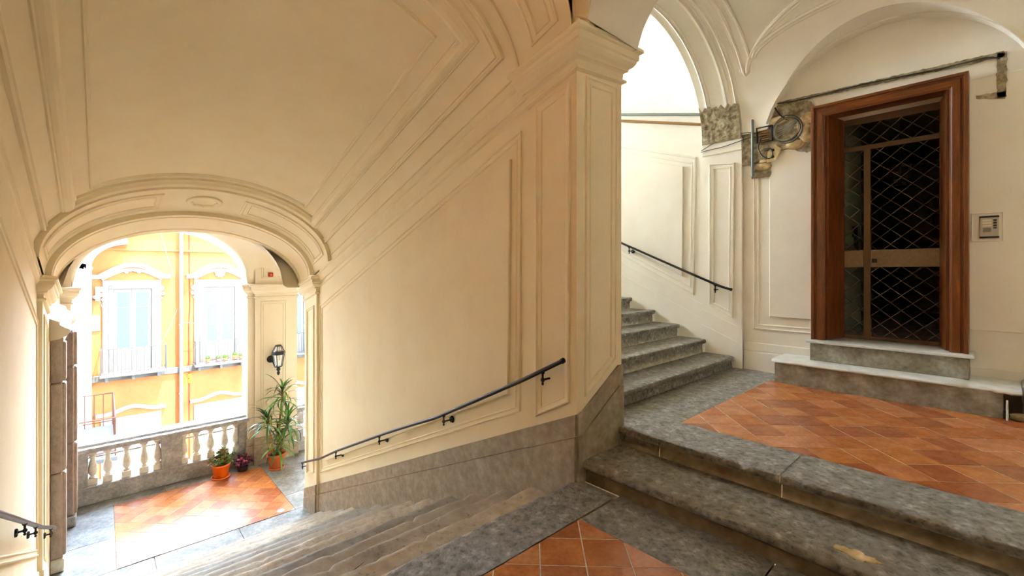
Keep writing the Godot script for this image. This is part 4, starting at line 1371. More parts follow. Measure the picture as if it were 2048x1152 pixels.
func wall_clutter() -> void:
	var B := DOOR_WALL
	# bare mortar left of the door
	var t := thing("mortar_patch", "bare brown mortar where plaster broke away beside the top left of the door", "mortar patch", P(1.9, B, 3.3))
	var add := func(poly, out, sd, m):
		var st := new_st()
		ragged(st, poly, B, out, sd)
		var o := obj("bare_mortar", st, m, t)
		o.position = -t.position
	add.call([Vector2(2.345, 3.02), Vector2(2.23, 3.02), Vector2(2.225, 2.83), Vector2(1.99, 2.83), Vector2(1.985, 3.12), Vector2(1.80, 3.14), Vector2(1.62, 3.06), Vector2(1.515, 3.05), Vector2(1.515, 3.60), Vector2(1.60, 3.70), Vector2(1.85, 3.74), Vector2(2.05, 3.80), Vector2(2.345, 3.84)], 0.036, 3.0, M.raw_mortar)
	# lumps of rubble masonry showing in it
	for k in [[1.60, 3.30, 0.09, 0.12], [1.72, 3.18, 0.11, 0.06], [1.58, 3.47, 0.10, 0.07], [1.90, 3.52, 0.14, 0.05], [2.05, 3.14, 0.08, 0.06], [1.74, 3.60, 0.13, 0.05], [2.10, 3.62, 0.10, 0.06], [2.08, 2.98, 0.09, 0.08], [1.66, 3.40, 0.07, 0.06]]:
		var st := new_st()
		var f := func(u, v): return P(k[0] + k[2] * sin(v) * cos(u) * (1 + 0.35 * noise.get_noise_2d(u * 1.3 + k[0] * 9.0, v)), B - 0.03 - 0.03 * cos(v), k[1] + k[3] * sin(v) * sin(u) * (1 + 0.35 * noise.get_noise_2d(v, u + k[1] * 9.0)))
		surface(st, f, 0, TAU, 16, 0, PI / 2, 6)
		var o := obj("rubble", st, M.stain if int(k[0] * 100) % 3 else M.raw_mortar, t)
		o.position = -t.position
	# chase cut for the cable over the door
	t = thing("wall_chase", "dark chase cut in the plaster above the door, turning down at its right end", "chase", P(1.0, B, 3.7))
	for poly in [[Vector2(2.0, 3.725), Vector2(2.0, 3.76), Vector2(-0.03, 3.71), Vector2(-0.03, 3.655)], [Vector2(0.02, 3.70), Vector2(-0.045, 3.70), Vector2(-0.045, 3.27), Vector2(0.02, 3.27)], [Vector2(0.16, 3.335), Vector2(0.16, 3.30), Vector2(-0.04, 3.25), Vector2(-0.04, 3.32)]]:
		var st := new_st()
		ragged(st, poly, B - 0.018, 0.008, 8.0, 0.011)
		var o := obj("bare_mortar", st, M.raw_mortar, t)
		o.position = -t.position
	# cables
	var line := func(called, label, pts, r, m, cat):
		var curve := Curve3D.new()
		for i in pts.size():
			var d: Vector3 = (pts[mini(i + 1, pts.size() - 1)] - pts[maxi(i - 1, 0)]) * 0.16
			curve.add_point(pts[i], -d, d)
		var st := new_st()
		tube(st, Array(curve.tessellate(4, 3.0)), r, 7)
		tag(obj(called, st, m), label, cat)
	line.call("cable", "thin grey cable running in the chase above the door", [P(2.2, B - 0.05, 3.70), P(1.95, B - 0.055, 3.735), P(1.7, B - 0.05, 3.715), P(1.0, B - 0.04, 3.715), P(0.4, B - 0.04, 3.68), P(0.1, B - 0.04, 3.68), P(0.0, B - 0.04, 3.64)], 0.007, M.cable, "cable")
	line.call("cable", "short dark cable stub hanging above the cable coil", [P(1.945, B - 0.06, 3.70), P(1.90, B - 0.09, 3.62), P(1.86, B - 0.08, 3.56), P(1.80, B - 0.07, 3.50)], 0.009, M.black, "cable")
	line.call("cable", "cable drooping under the junction box left of the door", [P(2.10, B - 0.05, 3.36), P(2.13, B - 0.07, 3.22), P(2.08, B - 0.08, 3.10), P(2.0, B - 0.07, 3.05), P(1.96, B - 0.07, 3.10), P(1.99, B - 0.07, 3.18), P(2.06, B - 0.06, 3.16)], 0.008, M.cable, "cable")
	line.call("cable", "thin black wire sagging across the mortar to the conduit", [P(2.2, B - 0.045, 3.03), P(2.05, B - 0.06, 3.01), P(1.98, B - 0.05, 3.06)], 0.005, M.cable, "cable")
	line.call("wire", "thin black wire strung across the white pier below the broken arch foot", [P(2.88, 6.30, 3.30), P(2.75, 6.31, 3.315), P(2.55, 6.305, 3.32), P(2.3, 6.32, 3.365), P(2.14, 6.33, 3.37)], 0.0045, M.black, "wire")
	line.call("wire", "black wire slanting up over the white pier", [P(2.88, 6.30, 3.32), P(2.7, 6.31, 3.40), P(2.5, 6.31, 3.46), P(2.2, 6.33, 3.44)], 0.0045, M.black, "wire")
	line.call("conduit", "slender galvanised conduit standing upright left of the mortar patch", [P(2.205, B - 0.06, 3.60), P(2.205, B - 0.06, 3.2), P(2.205, B - 0.06, 2.85)], 0.017, M.zinc, "conduit")
	line.call("pipe", "upper grey pipe crossing the bright wall of the upper flight", [P(2.9, B - 0.04, 3.855), P(4.26, B - 0.04, 4.205), P(7.0, B - 0.04, 4.92)], 0.022, M.zinc, "pipe")
	line.call("pipe", "lower rusty pipe crossing the bright wall of the upper flight", [P(2.9, B - 0.04, 3.71), P(4.26, B - 0.04, 4.10), P(7.0, B - 0.04, 4.88)], 0.022, M.dry, "pipe")
	# junction box
	t = thing("junction_box", "open black junction box with strips of contacts in the mortar", "junction box", P(2.065, B - 0.03, 3.38))
	var st := new_st()
	var S := func(u, v, h): return Vector3(-h, v, -u)
	frame(st, S, -0.095, 0.095, -0.10, 0.10, [Vector2(0, 0), Vector2(0, 0.035), Vector2(0.012, 0.035), Vector2(0.014, 0.004)], 1, 1, true)
	obj("case", st, M.black, t)
	for i in 5:
		st = new_st()
		chamfer_box(st, Vector3(-0.028, -0.075 + 0.03 * i, -0.07), Vector3(-0.012, -0.064 + 0.03 * i, 0.06), 0.003)
		obj("contact_strip", st, M.dry, t)
	# coil of cable
	t = thing("cable_coil", "coil of grey cable hanging on the mortar beside the door frame", "cable coil", P(1.80, B - 0.085, 3.37))
	for k in 4:
		st = new_st()
		var ring := []
		for i in 41:
			var a := TAU * i / 40.0
			var r := 0.135 + 0.008 * k + 0.004 * sin(a * 2.0 + k)
			ring.append(Vector3(-0.012 + 0.008 * (k % 3), r * sin(a) * (1.0 + 0.03 * k), r * cos(a) + 0.006 * k))
		tube(st, ring, 0.0055, 6)
		obj("loop", st, M.cable if k % 2 else M.pale_cable, t)
	for k in 5:
		st = new_st()
		tube(st, [Vector3(0.05, -0.06 + 0.03 * k, -0.12), Vector3(0.0, -0.02 + 0.02 * k, -0.02 + 0.01 * k), Vector3(0.0, 0.03 + 0.02 * k, 0.11)], 0.0045, 6)
		obj("wire", st, M.pale_cable, t)
	# ceramic insulator plate
	t = thing("wall_plate", "pale metal plate with two dark holes under the cable coil", "plate", P(1.96, B - 0.06, 3.10))
	st = new_st()
	var poly := PackedVector2Array([Vector2(-0.07, -0.10), Vector2(0.03, -0.09), Vector2(0.10, 0.05), Vector2(0.02, 0.12), Vector2(-0.06, 0.03)])
	prism(st, poly, func(u, v, h): return Vector3(-h, v, u), 0.0, 0.012)
	obj("plate", st, M.stain, t)
	for y in [-0.035, 0.05]:
		st = new_st()
		lathe(st, Vector3(-0.012, y, 0.0), [Vector2(0, 0.003), Vector2(0.018, 0.002), Vector2(0.02, 0)], 12, Vector3.LEFT)
		obj("hole", st, M.black, t)
	# intercom
	t = thing("intercom_panel", "steel intercom panel with name buttons and grille set in the wall right of the door", "intercom", P(0.07, B - 0.018, 2.035))
	st = new_st()
	frame(st, S, -0.097, 0.123, -0.145, 0.14, [Vector2(0, 0), Vector2(0, 0.006), Vector2(0.006, 0.01), Vector2(0.012, 0.004), Vector2(0.014, 0.002)], 1, 1, true)
	obj("surround", st, M.plaster, t)
	st = new_st()
	chamfer_box(st, Vector3(-0.022, -0.108, -0.064), Vector3(0.0, 0.108, 0.064), 0.004)
	obj("face_plate", st, M.steel, t)
	for y in [-0.102, 0.096]:
		st = new_st()
		chamfer_box(st, Vector3(-0.024, y - 0.009, -0.066), Vector3(0.0, y + 0.009, 0.066), 0.003)
		obj("end_strip", st, M.black, t)
	for i in 3:
		st = new_st()
		chamfer_box(st, Vector3(-0.025, 0.052 - 0.026 * i, -0.046), Vector3(-0.02, 0.070 - 0.026 * i, 0.014), 0.002)
		obj("name_tag", st, M.window_paint, t)
		st = new_st()
		chamfer_box(st, Vector3(-0.027, 0.052 - 0.026 * i, 0.026), Vector3(-0.02, 0.070 - 0.026 * i, 0.05), 0.002)
		obj("button", st, M.cable, t)
	for i in 5:
		st = new_st()
		chamfer_box(st, Vector3(-0.0235, -0.05 + 0.008 * i, -0.042), Vector3(-0.02, -0.046 + 0.008 * i, 0.012), 0.001)
		obj("grille_slot", st, M.cable, t)
	st = new_st()
	chamfer_box(st, Vector3(-0.0235, -0.02, 0.026), Vector3(-0.02, -0.008, 0.05), 0.001)
	obj("label_strip", st, M.cable, t)

# ---------- balustrades ----------
func baluster(parent: Node, b: float, a: float, clip := 0) -> void:
	var st := new_st()
	var y0 := -2.235
	var prof := []
	for k in [[0.052, 0.115], [0.056, 0.125], [0.05, 0.14], [0.036, 0.15], [0.034, 0.16], [0.045, 0.175], [0.062, 0.21], [0.070, 0.25], [0.068, 0.29], [0.056, 0.34], [0.042, 0.40], [0.034, 0.45], [0.033, 0.475], [0.046, 0.485], [0.046, 0.50], [0.036, 0.51], [0.05, 0.53], [0.062, 0.55], [0.062, 0.56]]:
		prof.append(Vector2(k[0], k[1]))
	lathe(st, P(a, b, y0), prof, 20)
	bbox(st, a - 0.068, a + 0.068, b - 0.068, b + 0.068, y0, y0 + 0.118, 0.006)
	bbox(st, a - 0.062, a + 0.062, b - 0.062, b + 0.062, y0 + 0.56, y0 + 0.615, 0.005)
	obj("baluster", st, M.pale_stone, parent)

func balustrades() -> void:
	for k in [0, 1]:
		var t: Node3D
		var posts: Array
		var bal: Array
		var b0: float
		var b1: float
		if k == 0:
			t = thing("stone_balustrade", "weathered grey stone balustrade with pale bulbous balusters along the loggia edge", "balustrade")
			b0 = -0.40
			b1 = 2.32
			posts = [[-0.38, -0.19], [0.84, 1.165], [2.15, 2.30]]
			bal = [-0.13, 0.07, 0.33, 0.585, 0.79, 1.20, 1.41, 1.65, 1.90, 2.11]
		else:
			t = thing("stone_balustrade", "stone balustrade of the second loggia bay, glimpsed behind the tall plant", "balustrade")
			b0 = 3.27
			b1 = 5.95
			posts = [[3.28, 3.45], [4.5, 4.8], [5.8, 5.93]]
			bal = [3.65, 3.9, 4.15, 4.4, 5.0, 5.25, 5.5]
		var st := new_st()
		var rows := []
		for p in [[10.88, -1.62], [10.86, -1.61], [10.855, -1.55], [10.86, -1.535], [10.90, -1.53], [10.96, -1.53], [10.965, -1.49], [11.26, -1.48], [11.27, -1.50], [11.27, -1.62], [10.88, -1.62]]:
			var row := []
			for i in 61:
				var b := lerpf(b0, b1, i / 60.0)
				var e := 0.006 * noise.get_noise_2d(b * 7.0, p[1] * 9.0 + p[0])
				row.append(P(p[0] + e, b, p[1] + e))
			rows.append(row)
		sweep(st, rows)
		obj("coping", st, M.grey_stone, t)
		st = new_st()
		bbox(st, 10.93, 11.22, b0, b1, LOW, -2.235, 0.012)
		obj("base_course", st, M.grey_stone, t)
		for p in posts:
			st = new_st()
			bbox(st, 10.94, 11.19, p[0], p[1], -2.235, -1.615, 0.008)
			obj("post", st, M.grey_stone, t)
		for b in bal:
			baluster(t, b, 11.06)
		st = new_st()
		tube(st, [P(11.16, b0 + 0.2, -1.78), P(11.16, b1 - 0.2, -1.78)], 0.016)
		obj("iron_rod", st, M.pale_cable, t)

# ---------- things in the loggia ----------
func blade(len_: float, w: float, bend: float, tw: float) -> ArrayMesh:
	# a strap leaf along +x, arching down
	var st := new_st()
	var rows := []
	for s in [-1.0, 0.0, 1.0]:
		var row := []
		for i in 8:
			var t := i / 7.0
			var ww := w * (0.55 + 0.9 * t) * (1.0 - pow(t, 3.0)) * 0.9
			var ang := bend * t * t
			row.append(Vector3(len_ * t * cos(ang * 0.8), -len_ * t * sin(ang) * 0.9 + 0.15 * w * absf(s), s * ww + tw * t * t))
		rows.append(row)
	sweep(st, rows, true, 1)
	return finish(st)

func loggia_things() -> void:
	# tall yucca in a terracotta pot
	var t := thing("potted_yucca", "tall green yucca with strap leaves in a terracotta pot beside the lantern pier", "potted plant", P(10.31, 2.70, LOW))
	var st := new_st()
	lathe(st, Vector3.ZERO, [Vector2(0.0, 0.035), Vector2(0.115, 0.035), Vector2(0.165, 0.26), Vector2(0.185, 0.265), Vector2(0.19, 0.32), Vector2(0.182, 0.33), Vector2(0.165, 0.32), Vector2(0.155, 0.29)], 32)
	obj("pot", st, M.terracotta, t)
	st = new_st()
	lathe(st, Vector3.ZERO, [Vector2(0.0, 0.0), Vector2(0.14, 0.0), Vector2(0.155, 0.035), Vector2(0.145, 0.038), Vector2(0.13, 0.015)], 32)
	obj("saucer", st, M.terracotta, t)
	st = new_st()
	lathe(st, Vector3.ZERO, [Vector2(0.0, 0.30), Vector2(0.16, 0.295)], 24)
	obj("soil", st, M.soil, t)
	var kinds := [blade(0.50, 0.028, 0.5, 0.03), blade(0.46, 0.027, 0.9, -0.03), blade(0.56, 0.028, 0.35, 0.0), blade(0.42, 0.026, 1.2, 0.04)]
	var g := RandomNumberGenerator.new()
	g.seed = 99
	for s in [[Vector3(0.02, 0, -0.04), Vector3(0.14, 1.58, -0.06), 46], [Vector3(-0.06, 0, 0.03), Vector3(-0.17, 1.12, 0.05), 40], [Vector3(0.05, 0, 0.05), Vector3(0.20, 1.0, 0.10), 46], [Vector3(0.0, 0, 0.0), Vector3(0.02, 0.62, 0.08), 34]]:
		st = new_st()
		tube(st, [s[0] + Vector3(0, 0.28, 0), s[0].lerp(s[1], 0.5) + Vector3(0, 0.14, 0), s[1]], 0.022, 8, 0.016)
		obj("stem", st, M.stem, t)
		for i in s[2]:
			var o := MeshInstance3D.new()
			o.name = "leaf"
			o.mesh = kinds[g.randi() % 4]
			o.material_override = M.leaves[4 if g.randf() < 0.06 else g.randi() % 4]
			t.add_child(o, true)
			var yaw: float = TAU * i * 0.382 + g.randf_range(-0.2, 0.2)
			var f: float = float(i) / s[2]
			var lift := lerpf(-0.35, 1.25, f)
			o.transform = Transform3D(Basis(Vector3.UP, yaw) * Basis(Vector3.BACK, lift) * Basis(Vector3.RIGHT, g.randf_range(-0.3, 0.3)) * (g.randf_range(0.75, 1.05)), s[1] + Vector3(0, lerpf(-0.22, 0.02, f), 0))
	# orange pot with a small shrub
	t = thing("potted_shrub", "small half-dry shrub in a bright orange pot by the balustrade", "potted plant", P(10.60, 1.76, LOW))
	st = new_st()
	lathe(st, Vector3.ZERO, [Vector2(0.0, 0.03), Vector2(0.125, 0.03), Vector2(0.15, 0.24), Vector2(0.162, 0.245), Vector2(0.162, 0.28), Vector2(0.148, 0.28), Vector2(0.142, 0.24)], 32)
	obj("pot", st, M.orange_plastic, t)
	st = new_st()
	lathe(st, Vector3.ZERO, [Vector2(0.0, 0.0), Vector2(0.15, 0.0), Vector2(0.165, 0.035), Vector2(0.155, 0.037), Vector2(0.14, 0.015)], 32)
	obj("saucer", st, M.orange_plastic, t)
	st = new_st()
	lathe(st, Vector3.ZERO, [Vector2(0.0, 0.255), Vector2(0.145, 0.25)], 24)
	obj("soil", st, M.soil, t)
	foliage(t, [M.leaves[1], M.leaves[2], M.dry, M.dry], 56, 0.27, 0.36, 0.12, g, Vector3(0, 0.26, 0))
	t = thing("purple_plant", "dark purple trailing plant on the floor between orange pot and pier", "plant", P(10.68, 2.16, LOW))
	st = new_st()
	lathe(st, Vector3.ZERO, [Vector2(0.0, 0.0), Vector2(0.09, 0.0), Vector2(0.10, 0.09), Vector2(0.09, 0.09), Vector2(0.0, 0.08)], 20)
	obj("pot", st, M.soil, t)
	foliage(t, [M.purple, M.purple, M.pink, M.purple], 50, 0.2, 0.30, 0.20, g, Vector3(0, 0.07, 0))
	# drain in the loggia floor
	t = thing("floor_drain", "small round metal drain cover in the loggia tiles near the stairs", "drain", P(8.42, 2.28, LOW))
	st = new_st()
	lathe(st, Vector3.ZERO, [Vector2(0, 0.004), Vector2(0.045, 0.004), Vector2(0.05, 0.006), Vector2(0.06, 0.006), Vector2(0.063, 0.0)], 20)
	obj("cover", st, M.steel, t)
	for i in 6:
		st = new_st()
		lathe(st, Vector3(0.03 * cos(TAU * i / 6.0), 0.004, 0.03 * sin(TAU * i / 6.0)), [Vector2(0, 0.001), Vector2(0.008, 0.0005)], 8)
		obj("hole", st, M.black, t)
	# wall lantern
	t = thing("wall_lantern", "black iron lantern with clear glass on a curled bracket on the pier", "lantern", P(10.8, 2.72, -0.32))
	st = new_st()
	lathe(st, Vector3(0, 0, 0.0), [Vector2(0.0, 0.05), Vector2(0.03, 0.045), Vector2(0.055, 0.03), Vector2(0.075, 0.012), Vector2(0.08, 0.0)], 20, Vector3.BACK)
	obj("wall_rose", st, M.iron, t)
	st = new_st()
	var arm := []
	for i in 17:
		var a := PI * (0.0 + 1.05 * i / 16.0)
		arm.append(Vector3(0.02 + 0.07 * i / 16.0, -0.10 * sin(a) - 0.10 * i / 16.0, 0.04 + 0.20 * i / 16.0))
	tube(st, arm, 0.016, 8)
	lathe(st, Vector3(0.09, -0.30, 0.24), [Vector2(0, -0.03), Vector2(0.02, -0.015), Vector2(0.035, 0.03), Vector2(0.02, 0.06), Vector2(0.045, 0.10), Vector2(0.03, 0.14), Vector2(0.02, 0.15)], 12)
	obj("bracket", st, M.iron, t)
	var c := Vector3(0.09, 0, 0.24)
	st = new_st()
	lathe(st, c, [Vector2(0.075, -0.15), Vector2(0.08, -0.135), Vector2(0.07, -0.13), Vector2(0.0, -0.14)], 6, Vector3.UP, 1.0, -1)
	lathe(st, c, [Vector2(0.128, 0.12), Vector2(0.136, 0.15), Vector2(0.136, 0.18), Vector2(0.128, 0.19), Vector2(0.12, 0.15)], 6, Vector3.UP, 1.0, -1)
	lathe(st, c, [Vector2(0.066, 0.30), Vector2(0.07, 0.315), Vector2(0.062, 0.33), Vector2(0.0, 0.335)], 6, Vector3.UP, 1.0, -1)
	for i in 6:
		var a := TAU * i / 6.0
		# the lathe's own axes for UP: x' = (-1,0,0)... any hexagon corner
		var x := Vector3.UP.cross(Vector3.BACK).normalized()
		var z := Vector3.UP.cross(x)
		var d := x * cos(a) + z * sin(a)
		tube(st, [c + d * 0.076 + Vector3(0, -0.14, 0), c + d * 0.128 + Vector3(0, 0.15, 0)], 0.007, 5)
		tube(st, [c + d * 0.128 + Vector3(0, 0.17, 0), c + d * 0.064 + Vector3(0, 0.31, 0)], 0.007, 5)
	obj("lantern_frame", st, M.iron, t)
	st = new_st()
	lathe(st, c, [Vector2(0.072, -0.13), Vector2(0.122, 0.13)], 6, Vector3.UP, 1.0, -1)
	lathe(st, c, [Vector2(0.122, 0.18), Vector2(0.062, 0.305)], 6, Vector3.UP, 1.0, -1)
	obj("glass", st, M.glass, t)
	st = new_st()
	lathe(st, c + Vector3(0, -0.12, 0), [Vector2(0.02, 0.0), Vector2(0.02, 0.05), Vector2(0.028, 0.08), Vector2(0.03, 0.11), Vector2(0.0, 0.14)], 12)
	obj("bulb", st, M.window_paint, t)
	# red alarm box
	t = thing("alarm_box", "small red alarm box above the pier capital in the loggia", "alarm", P(10.8, 2.715, 1.53))
	st = new_st()
	chamfer_box(st, Vector3(-0.045, -0.045, 0.0), Vector3(0.045, 0.045, 0.05), 0.008)
	obj("case", st, M.red, t)
	st = new_st()
	lathe(st, Vector3(0, 0, 0.05), [Vector2(0, 0.008), Vector2(0.02, 0.006), Vector2(0.022, 0.0)], 12, Vector3.BACK)
	obj("button", st, M.orange_plastic, t)
	# stone door surround on the loggia's left wall
	t = thing("door_surround", "brown stone door surround with curved white hood on the loggia's left wall", "door surround", P(9.6, -0.53, LOW))
	var add := func(called, a0, a1, b0, b1, y0, y1, m):
		var s := new_st()
		bbox(s, a0, a1, b0, b1, y0, y1, 0.015)
		var o := obj(called, s, m, t)
		o.position = -t.position
	for j in [[8.78, 9.08, -0.41], [10.18, 10.5, -0.34]]:
		for y in [[LOW + 0.18, -1.2], [-1.19, 0.05], [0.06, 0.62]]:
			add.call("jamb_stone", j[0], j[1], -0.535, j[2], y[0], y[1], M.brown_stone)
			add.call("jamb_moulding", j[0] + 0.03, j[1] - 0.08, -0.535, j[2] + 0.035, y[0] + 0.02, y[1], M.brown_stone)
		add.call("plinth", j[0] - 0.03, j[1] + 0.02, -0.535, j[2] + 0.02, LOW, LOW + 0.18, M.pale_stone if j[0] < 9 else M.grey_stone)
	add.call("lintel", 8.78, 10.5, -0.535, -0.40, 0.60, 0.78, M.brown_stone)
	add.call("door_panel", 9.08, 10.2, -0.535, -0.52, LOW, 0.62, M.dark_wood)
	st = new_st()
	var rows := []
	for k in [[0.0, 0.70], [0.10, 0.72], [0.17, 0.76], [0.20, 0.80], [0.20, 0.84], [0.15, 0.87], [0.10, 0.91], [0.10, 0.95], [0.0, 1.0]]:
		var row := []
		for i in 25:
			var x := i / 24.0
			row.append(P(lerpf(8.66, 10.62, x), -0.53 + k[0], k[1] - 0.10 * sin(x * PI) * -1.6 - 0.04))
		rows.append(row)
	sweep(st, rows)
	for e in [0, 24]:
		for i in rows.size() - 2:
			tri(st, rows[0][e], rows[i + 1][e], rows[i + 2][e])
	var hood := obj("hood", st, M.loggia, t)
	hood.position = -t.position

func foliage(t: Node3D, mats: Array, twigs: int, reach: float, tall: float, spread: float, g: RandomNumberGenerator, at: Vector3) -> void:
	var sts := [new_st(), new_st(), new_st(), new_st()]
	var stems := new_st()
	for i in twigs:
		var yaw := g.randf() * TAU
		var out := g.randf() * reach
		var tip := at + Vector3(cos(yaw) * out, tall * g.randf_range(0.35, 1.0) * (1.0 - 0.4 * out / reach), sin(yaw) * out)
		var foot := at + Vector3(cos(yaw) * out * 0.25, 0, sin(yaw) * out * 0.25)
		tube(stems, [foot, foot.lerp(tip, 0.5) + Vector3(0, spread * 0.2, 0), tip], 0.004, 4)
		for k in 12:
			var f := g.randf_range(0.25, 1.0)
			var p := foot.lerp(tip, f)
			var d := Vector3(g.randf_range(-1, 1), g.randf_range(-0.2, 1), g.randf_range(-1, 1)).normalized()
			var side := d.cross(Vector3(g.randf_range(-1, 1), g.randf_range(-1, 1), g.randf_range(-1, 1))).normalized()
			var l := g.randf_range(0.045, 0.085)
			var s: SurfaceTool = sts[i % 4]
			tri(s, p, p + d * l * 0.5 + side * l * 0.28, p + d * l)
			tri(s, p, p + d * l, p + d * l * 0.5 - side * l * 0.28)
	for k in 4:
		var o := obj("foliage", sts[k], mats[k], t)
		o.set_meta("kind", "stuff")
	obj("twigs", stems, M.stem, t)

# ---------- courtyard ----------
const FA := 21.0

func fp(b: float, y: float, out: float) -> Vector3:
	return P(FA - out, b, y)

func fbox(called: String, parent: Node, b0: float, b1: float, y0: float, y1: float, o0: float, o1: float, m: Material, k := 0.012) -> MeshInstance3D:
	var st := new_st()
	bbox(st, FA - o1, FA - o0, b0, b1, y0, y1, k)
	return obj(called, st, m, parent)

func run_moulding(called: String, parent: Node, path: Array, prof: Array, m: Material) -> MeshInstance3D:
	# path of (b, y) on the front; prof = (height above the path, projection)
	var st := new_st()
	strip(st, func(u, v, h): return fp(u, v, h), path, prof)
	for e in [0, path.size() - 1]:
		pass
	return obj(called, st, m, parent)

func window_bay(bld: Node3D, c: float, half: float, shell: bool, flowers: bool) -> void:
	# tall window: white surround with scrolled ears, stone frame, glazed leaves, segmental hood, balcony
	var w := fbox("window_surround", bld, c - half, c + half, -1.95, 1.28, -0.02, 0.07, M.stucco_white)
	for s in [-1.0, 1.0]:
		var st := new_st()
		for k in [[0.0, 0.98, 0.10], [0.05, 0.78, 0.07], [-0.02, 0.62, 0.06]]:
			lathe(st, fp(c + s * (half + k[0]), k[1], 0.02), [Vector2(0, 0.09), Vector2(k[2] * 0.5, 0.085), Vector2(k[2] * 0.85, 0.05), Vector2(k[2], 0.0)], 16, Vector3.BACK)
		obj("scroll", st, M.stucco_white, w)
	for s in [[c - 0.655, c - 0.515], [c + 0.515, c + 0.655]]:
		fbox("stone_jamb", w, s[0], s[1], -1.95, 1.12, 0.05, 0.13, M.yard_stone)
	fbox("stone_lintel", w, c - 0.655, c + 0.655, 0.98, 1.12, 0.05, 0.135, M.yard_stone)
	fbox("frame", w, c - 0.52, c + 0.52, -1.93, 0.985, 0.06, 0.085, M.yard_paint)
	for s in [-1.0, 1.0]:
		var x: float = c + s * 0.25
		for p in [[-1.85, -1.2], [-1.1, 0.86]]:
			fbox("pane", w, x - 0.17, x + 0.17, p[0], p[1], 0.08, 0.092, M.pane if p[0] > -1.5 else M.yard_paint, 0.003)
		fbox("glazing_bar", w, x - 0.17, x + 0.17, 0.32, 0.35, 0.085, 0.1, M.yard_paint, 0.003)
	fbox("meeting_stile", w, c - 0.03, c + 0.03, -1.93, 0.98, 0.08, 0.105, M.yard_paint, 0.004)
	# hood
	var path := [Vector2(c - 1.08, 1.40), Vector2(c - 0.90, 1.40)]
	for i in 21:
		var x := lerpf(-0.86, 0.86, i / 20.0)
		path.append(Vector2(c + x, 1.42 + 0.40 * cos(x / 0.86 * PI / 2.0)))
	path.append(Vector2(c + 0.90, 1.40))
	path.append(Vector2(c + 1.08, 1.40))
	run_moulding("hood", w, path, [Vector2(-0.06, 0.0), Vector2(-0.06, 0.08), Vector2(-0.03, 0.10), Vector2(-0.01, 0.18), Vector2(0.03, 0.2), Vector2(0.04, 0.26), Vector2(0.075, 0.27), Vector2(0.085, 0.0)], M.stucco_white)
	var low := []
	for i in 21:
		var x := lerpf(-0.80, 0.80, i / 20.0)
		low.append(Vector2(c + x, 1.29 + 0.33 * cos(x / 0.80 * PI / 2.0)))
	run_moulding("inner_arch", w, low, [Vector2(0.0, 0.0), Vector2(0.0, 0.07), Vector2(0.05, 0.09), Vector2(0.10, 0.05), Vector2(0.10, 0.0)], M.stucco_white)
	var st := new_st()
	if shell:
		lathe(st, fp(c + 0.02, 1.55, 0.03), [Vector2(0, 0.10), Vector2(0.10, 0.09), Vector2(0.15, 0.05), Vector2(0.16, 0.0)], 18, Vector3.BACK)
		for i in 10:
			var a := TAU * i / 10.0
			lathe(st, fp(c + 0.02 + 0.14 * cos(a), 1.55 + 0.14 * sin(a), 0.04), [Vector2(0, 0.07), Vector2(0.035, 0.05), Vector2(0.045, 0.0)], 10, Vector3.BACK)
	else:
		for k in [[-0.17, 0.0, 0.07], [-0.06, 0.04, 0.05], [0.06, 0.04, 0.05], [0.17, 0.0, 0.07]]:
			lathe(st, fp(c + k[0], 1.60 + k[1], 0.03), [Vector2(0, 0.10), Vector2(k[2] * 0.7, 0.08), Vector2(k[2], 0.0)], 14, Vector3.BACK)
	obj("ornament", st, M.stucco_white, w)
	# balcony
	var bal := fbox("balcony_slab", bld, c - 0.88, c + 0.95, -2.02, -1.92, 0.0, 0.62, M.yard_stone, 0.02)
	for s in [-0.70, 0.0, 0.70]:
		fbox("corbel", bal, c + s - 0.05, c + s + 0.05, -2.2, -2.02, 0.0, 0.45, M.yard_stone, 0.02)
	var line := func(p, q, r, called):
		var s := new_st()
		tube(s, [p, q], r, 6)
		obj(called, s, M.yard_iron, bal)
	for y in [-1.05, -1.86]:
		line.call(fp(c - 0.84, y, 0.58), fp(c + 0.91, y, 0.58), 0.014, "rail")
		line.call(fp(c - 0.84, y, 0.58), fp(c - 0.84, y, 0.0), 0.014, "rail")
		line.call(fp(c + 0.91, y, 0.58), fp(c + 0.91, y, 0.0), 0.014, "rail")
	for i in 18:
		var b := lerpf(c - 0.84, c + 0.91, i / 17.0)
		line.call(fp(b, -1.92, 0.58), fp(b, -1.05, 0.58), 0.022 if i in [0, 17] else 0.009, "bar")
	for i in 3:
		for b in [c - 0.84, c + 0.91]:
			line.call(fp(b, -1.92, 0.15 + 0.14 * i), fp(b, -1.05, 0.15 + 0.14 * i), 0.009, "bar")
	if flowers:
		for k in [[-0.45, 0.16, M.terracotta, "leftmost terracotta flower pot on the right courtyard balcony"], [-0.1, 0.13, M.pink, "pink flower pot on the right courtyard balcony"], [0.12, 0.14, M.terracotta, "terracotta flower pot just right of the pink one on the courtyard balcony"], [0.45, 0.2, M.terracotta, "tallest terracotta flower pot on the right courtyard balcony"], [0.66, 0.15, M.terracotta, "rightmost terracotta flower pot on the right courtyard balcony"]]:
			var t := thing("balcony_pot", k[3], "flower pot", fp(c + k[0], -1.92, 0.42), "pots on the courtyard balcony")
			st = new_st()
			lathe(st, Vector3.ZERO, [Vector2(0, 0), Vector2(0.06, 0), Vector2(0.085, k[1]), Vector2(0.07, k[1]), Vector2(0, k[1] - 0.02)], 14)
			obj("pot", st, k[2], t)
			st = new_st()
			lathe(st, Vector3(0, k[1], 0), [Vector2(0.05, -0.02), Vector2(0.09, 0.04), Vector2(0.06, 0.10), Vector2(0, 0.12)], 9, Vector3.UP, 0.8, -1)
			obj("plant", st, M.leaves[1], t)

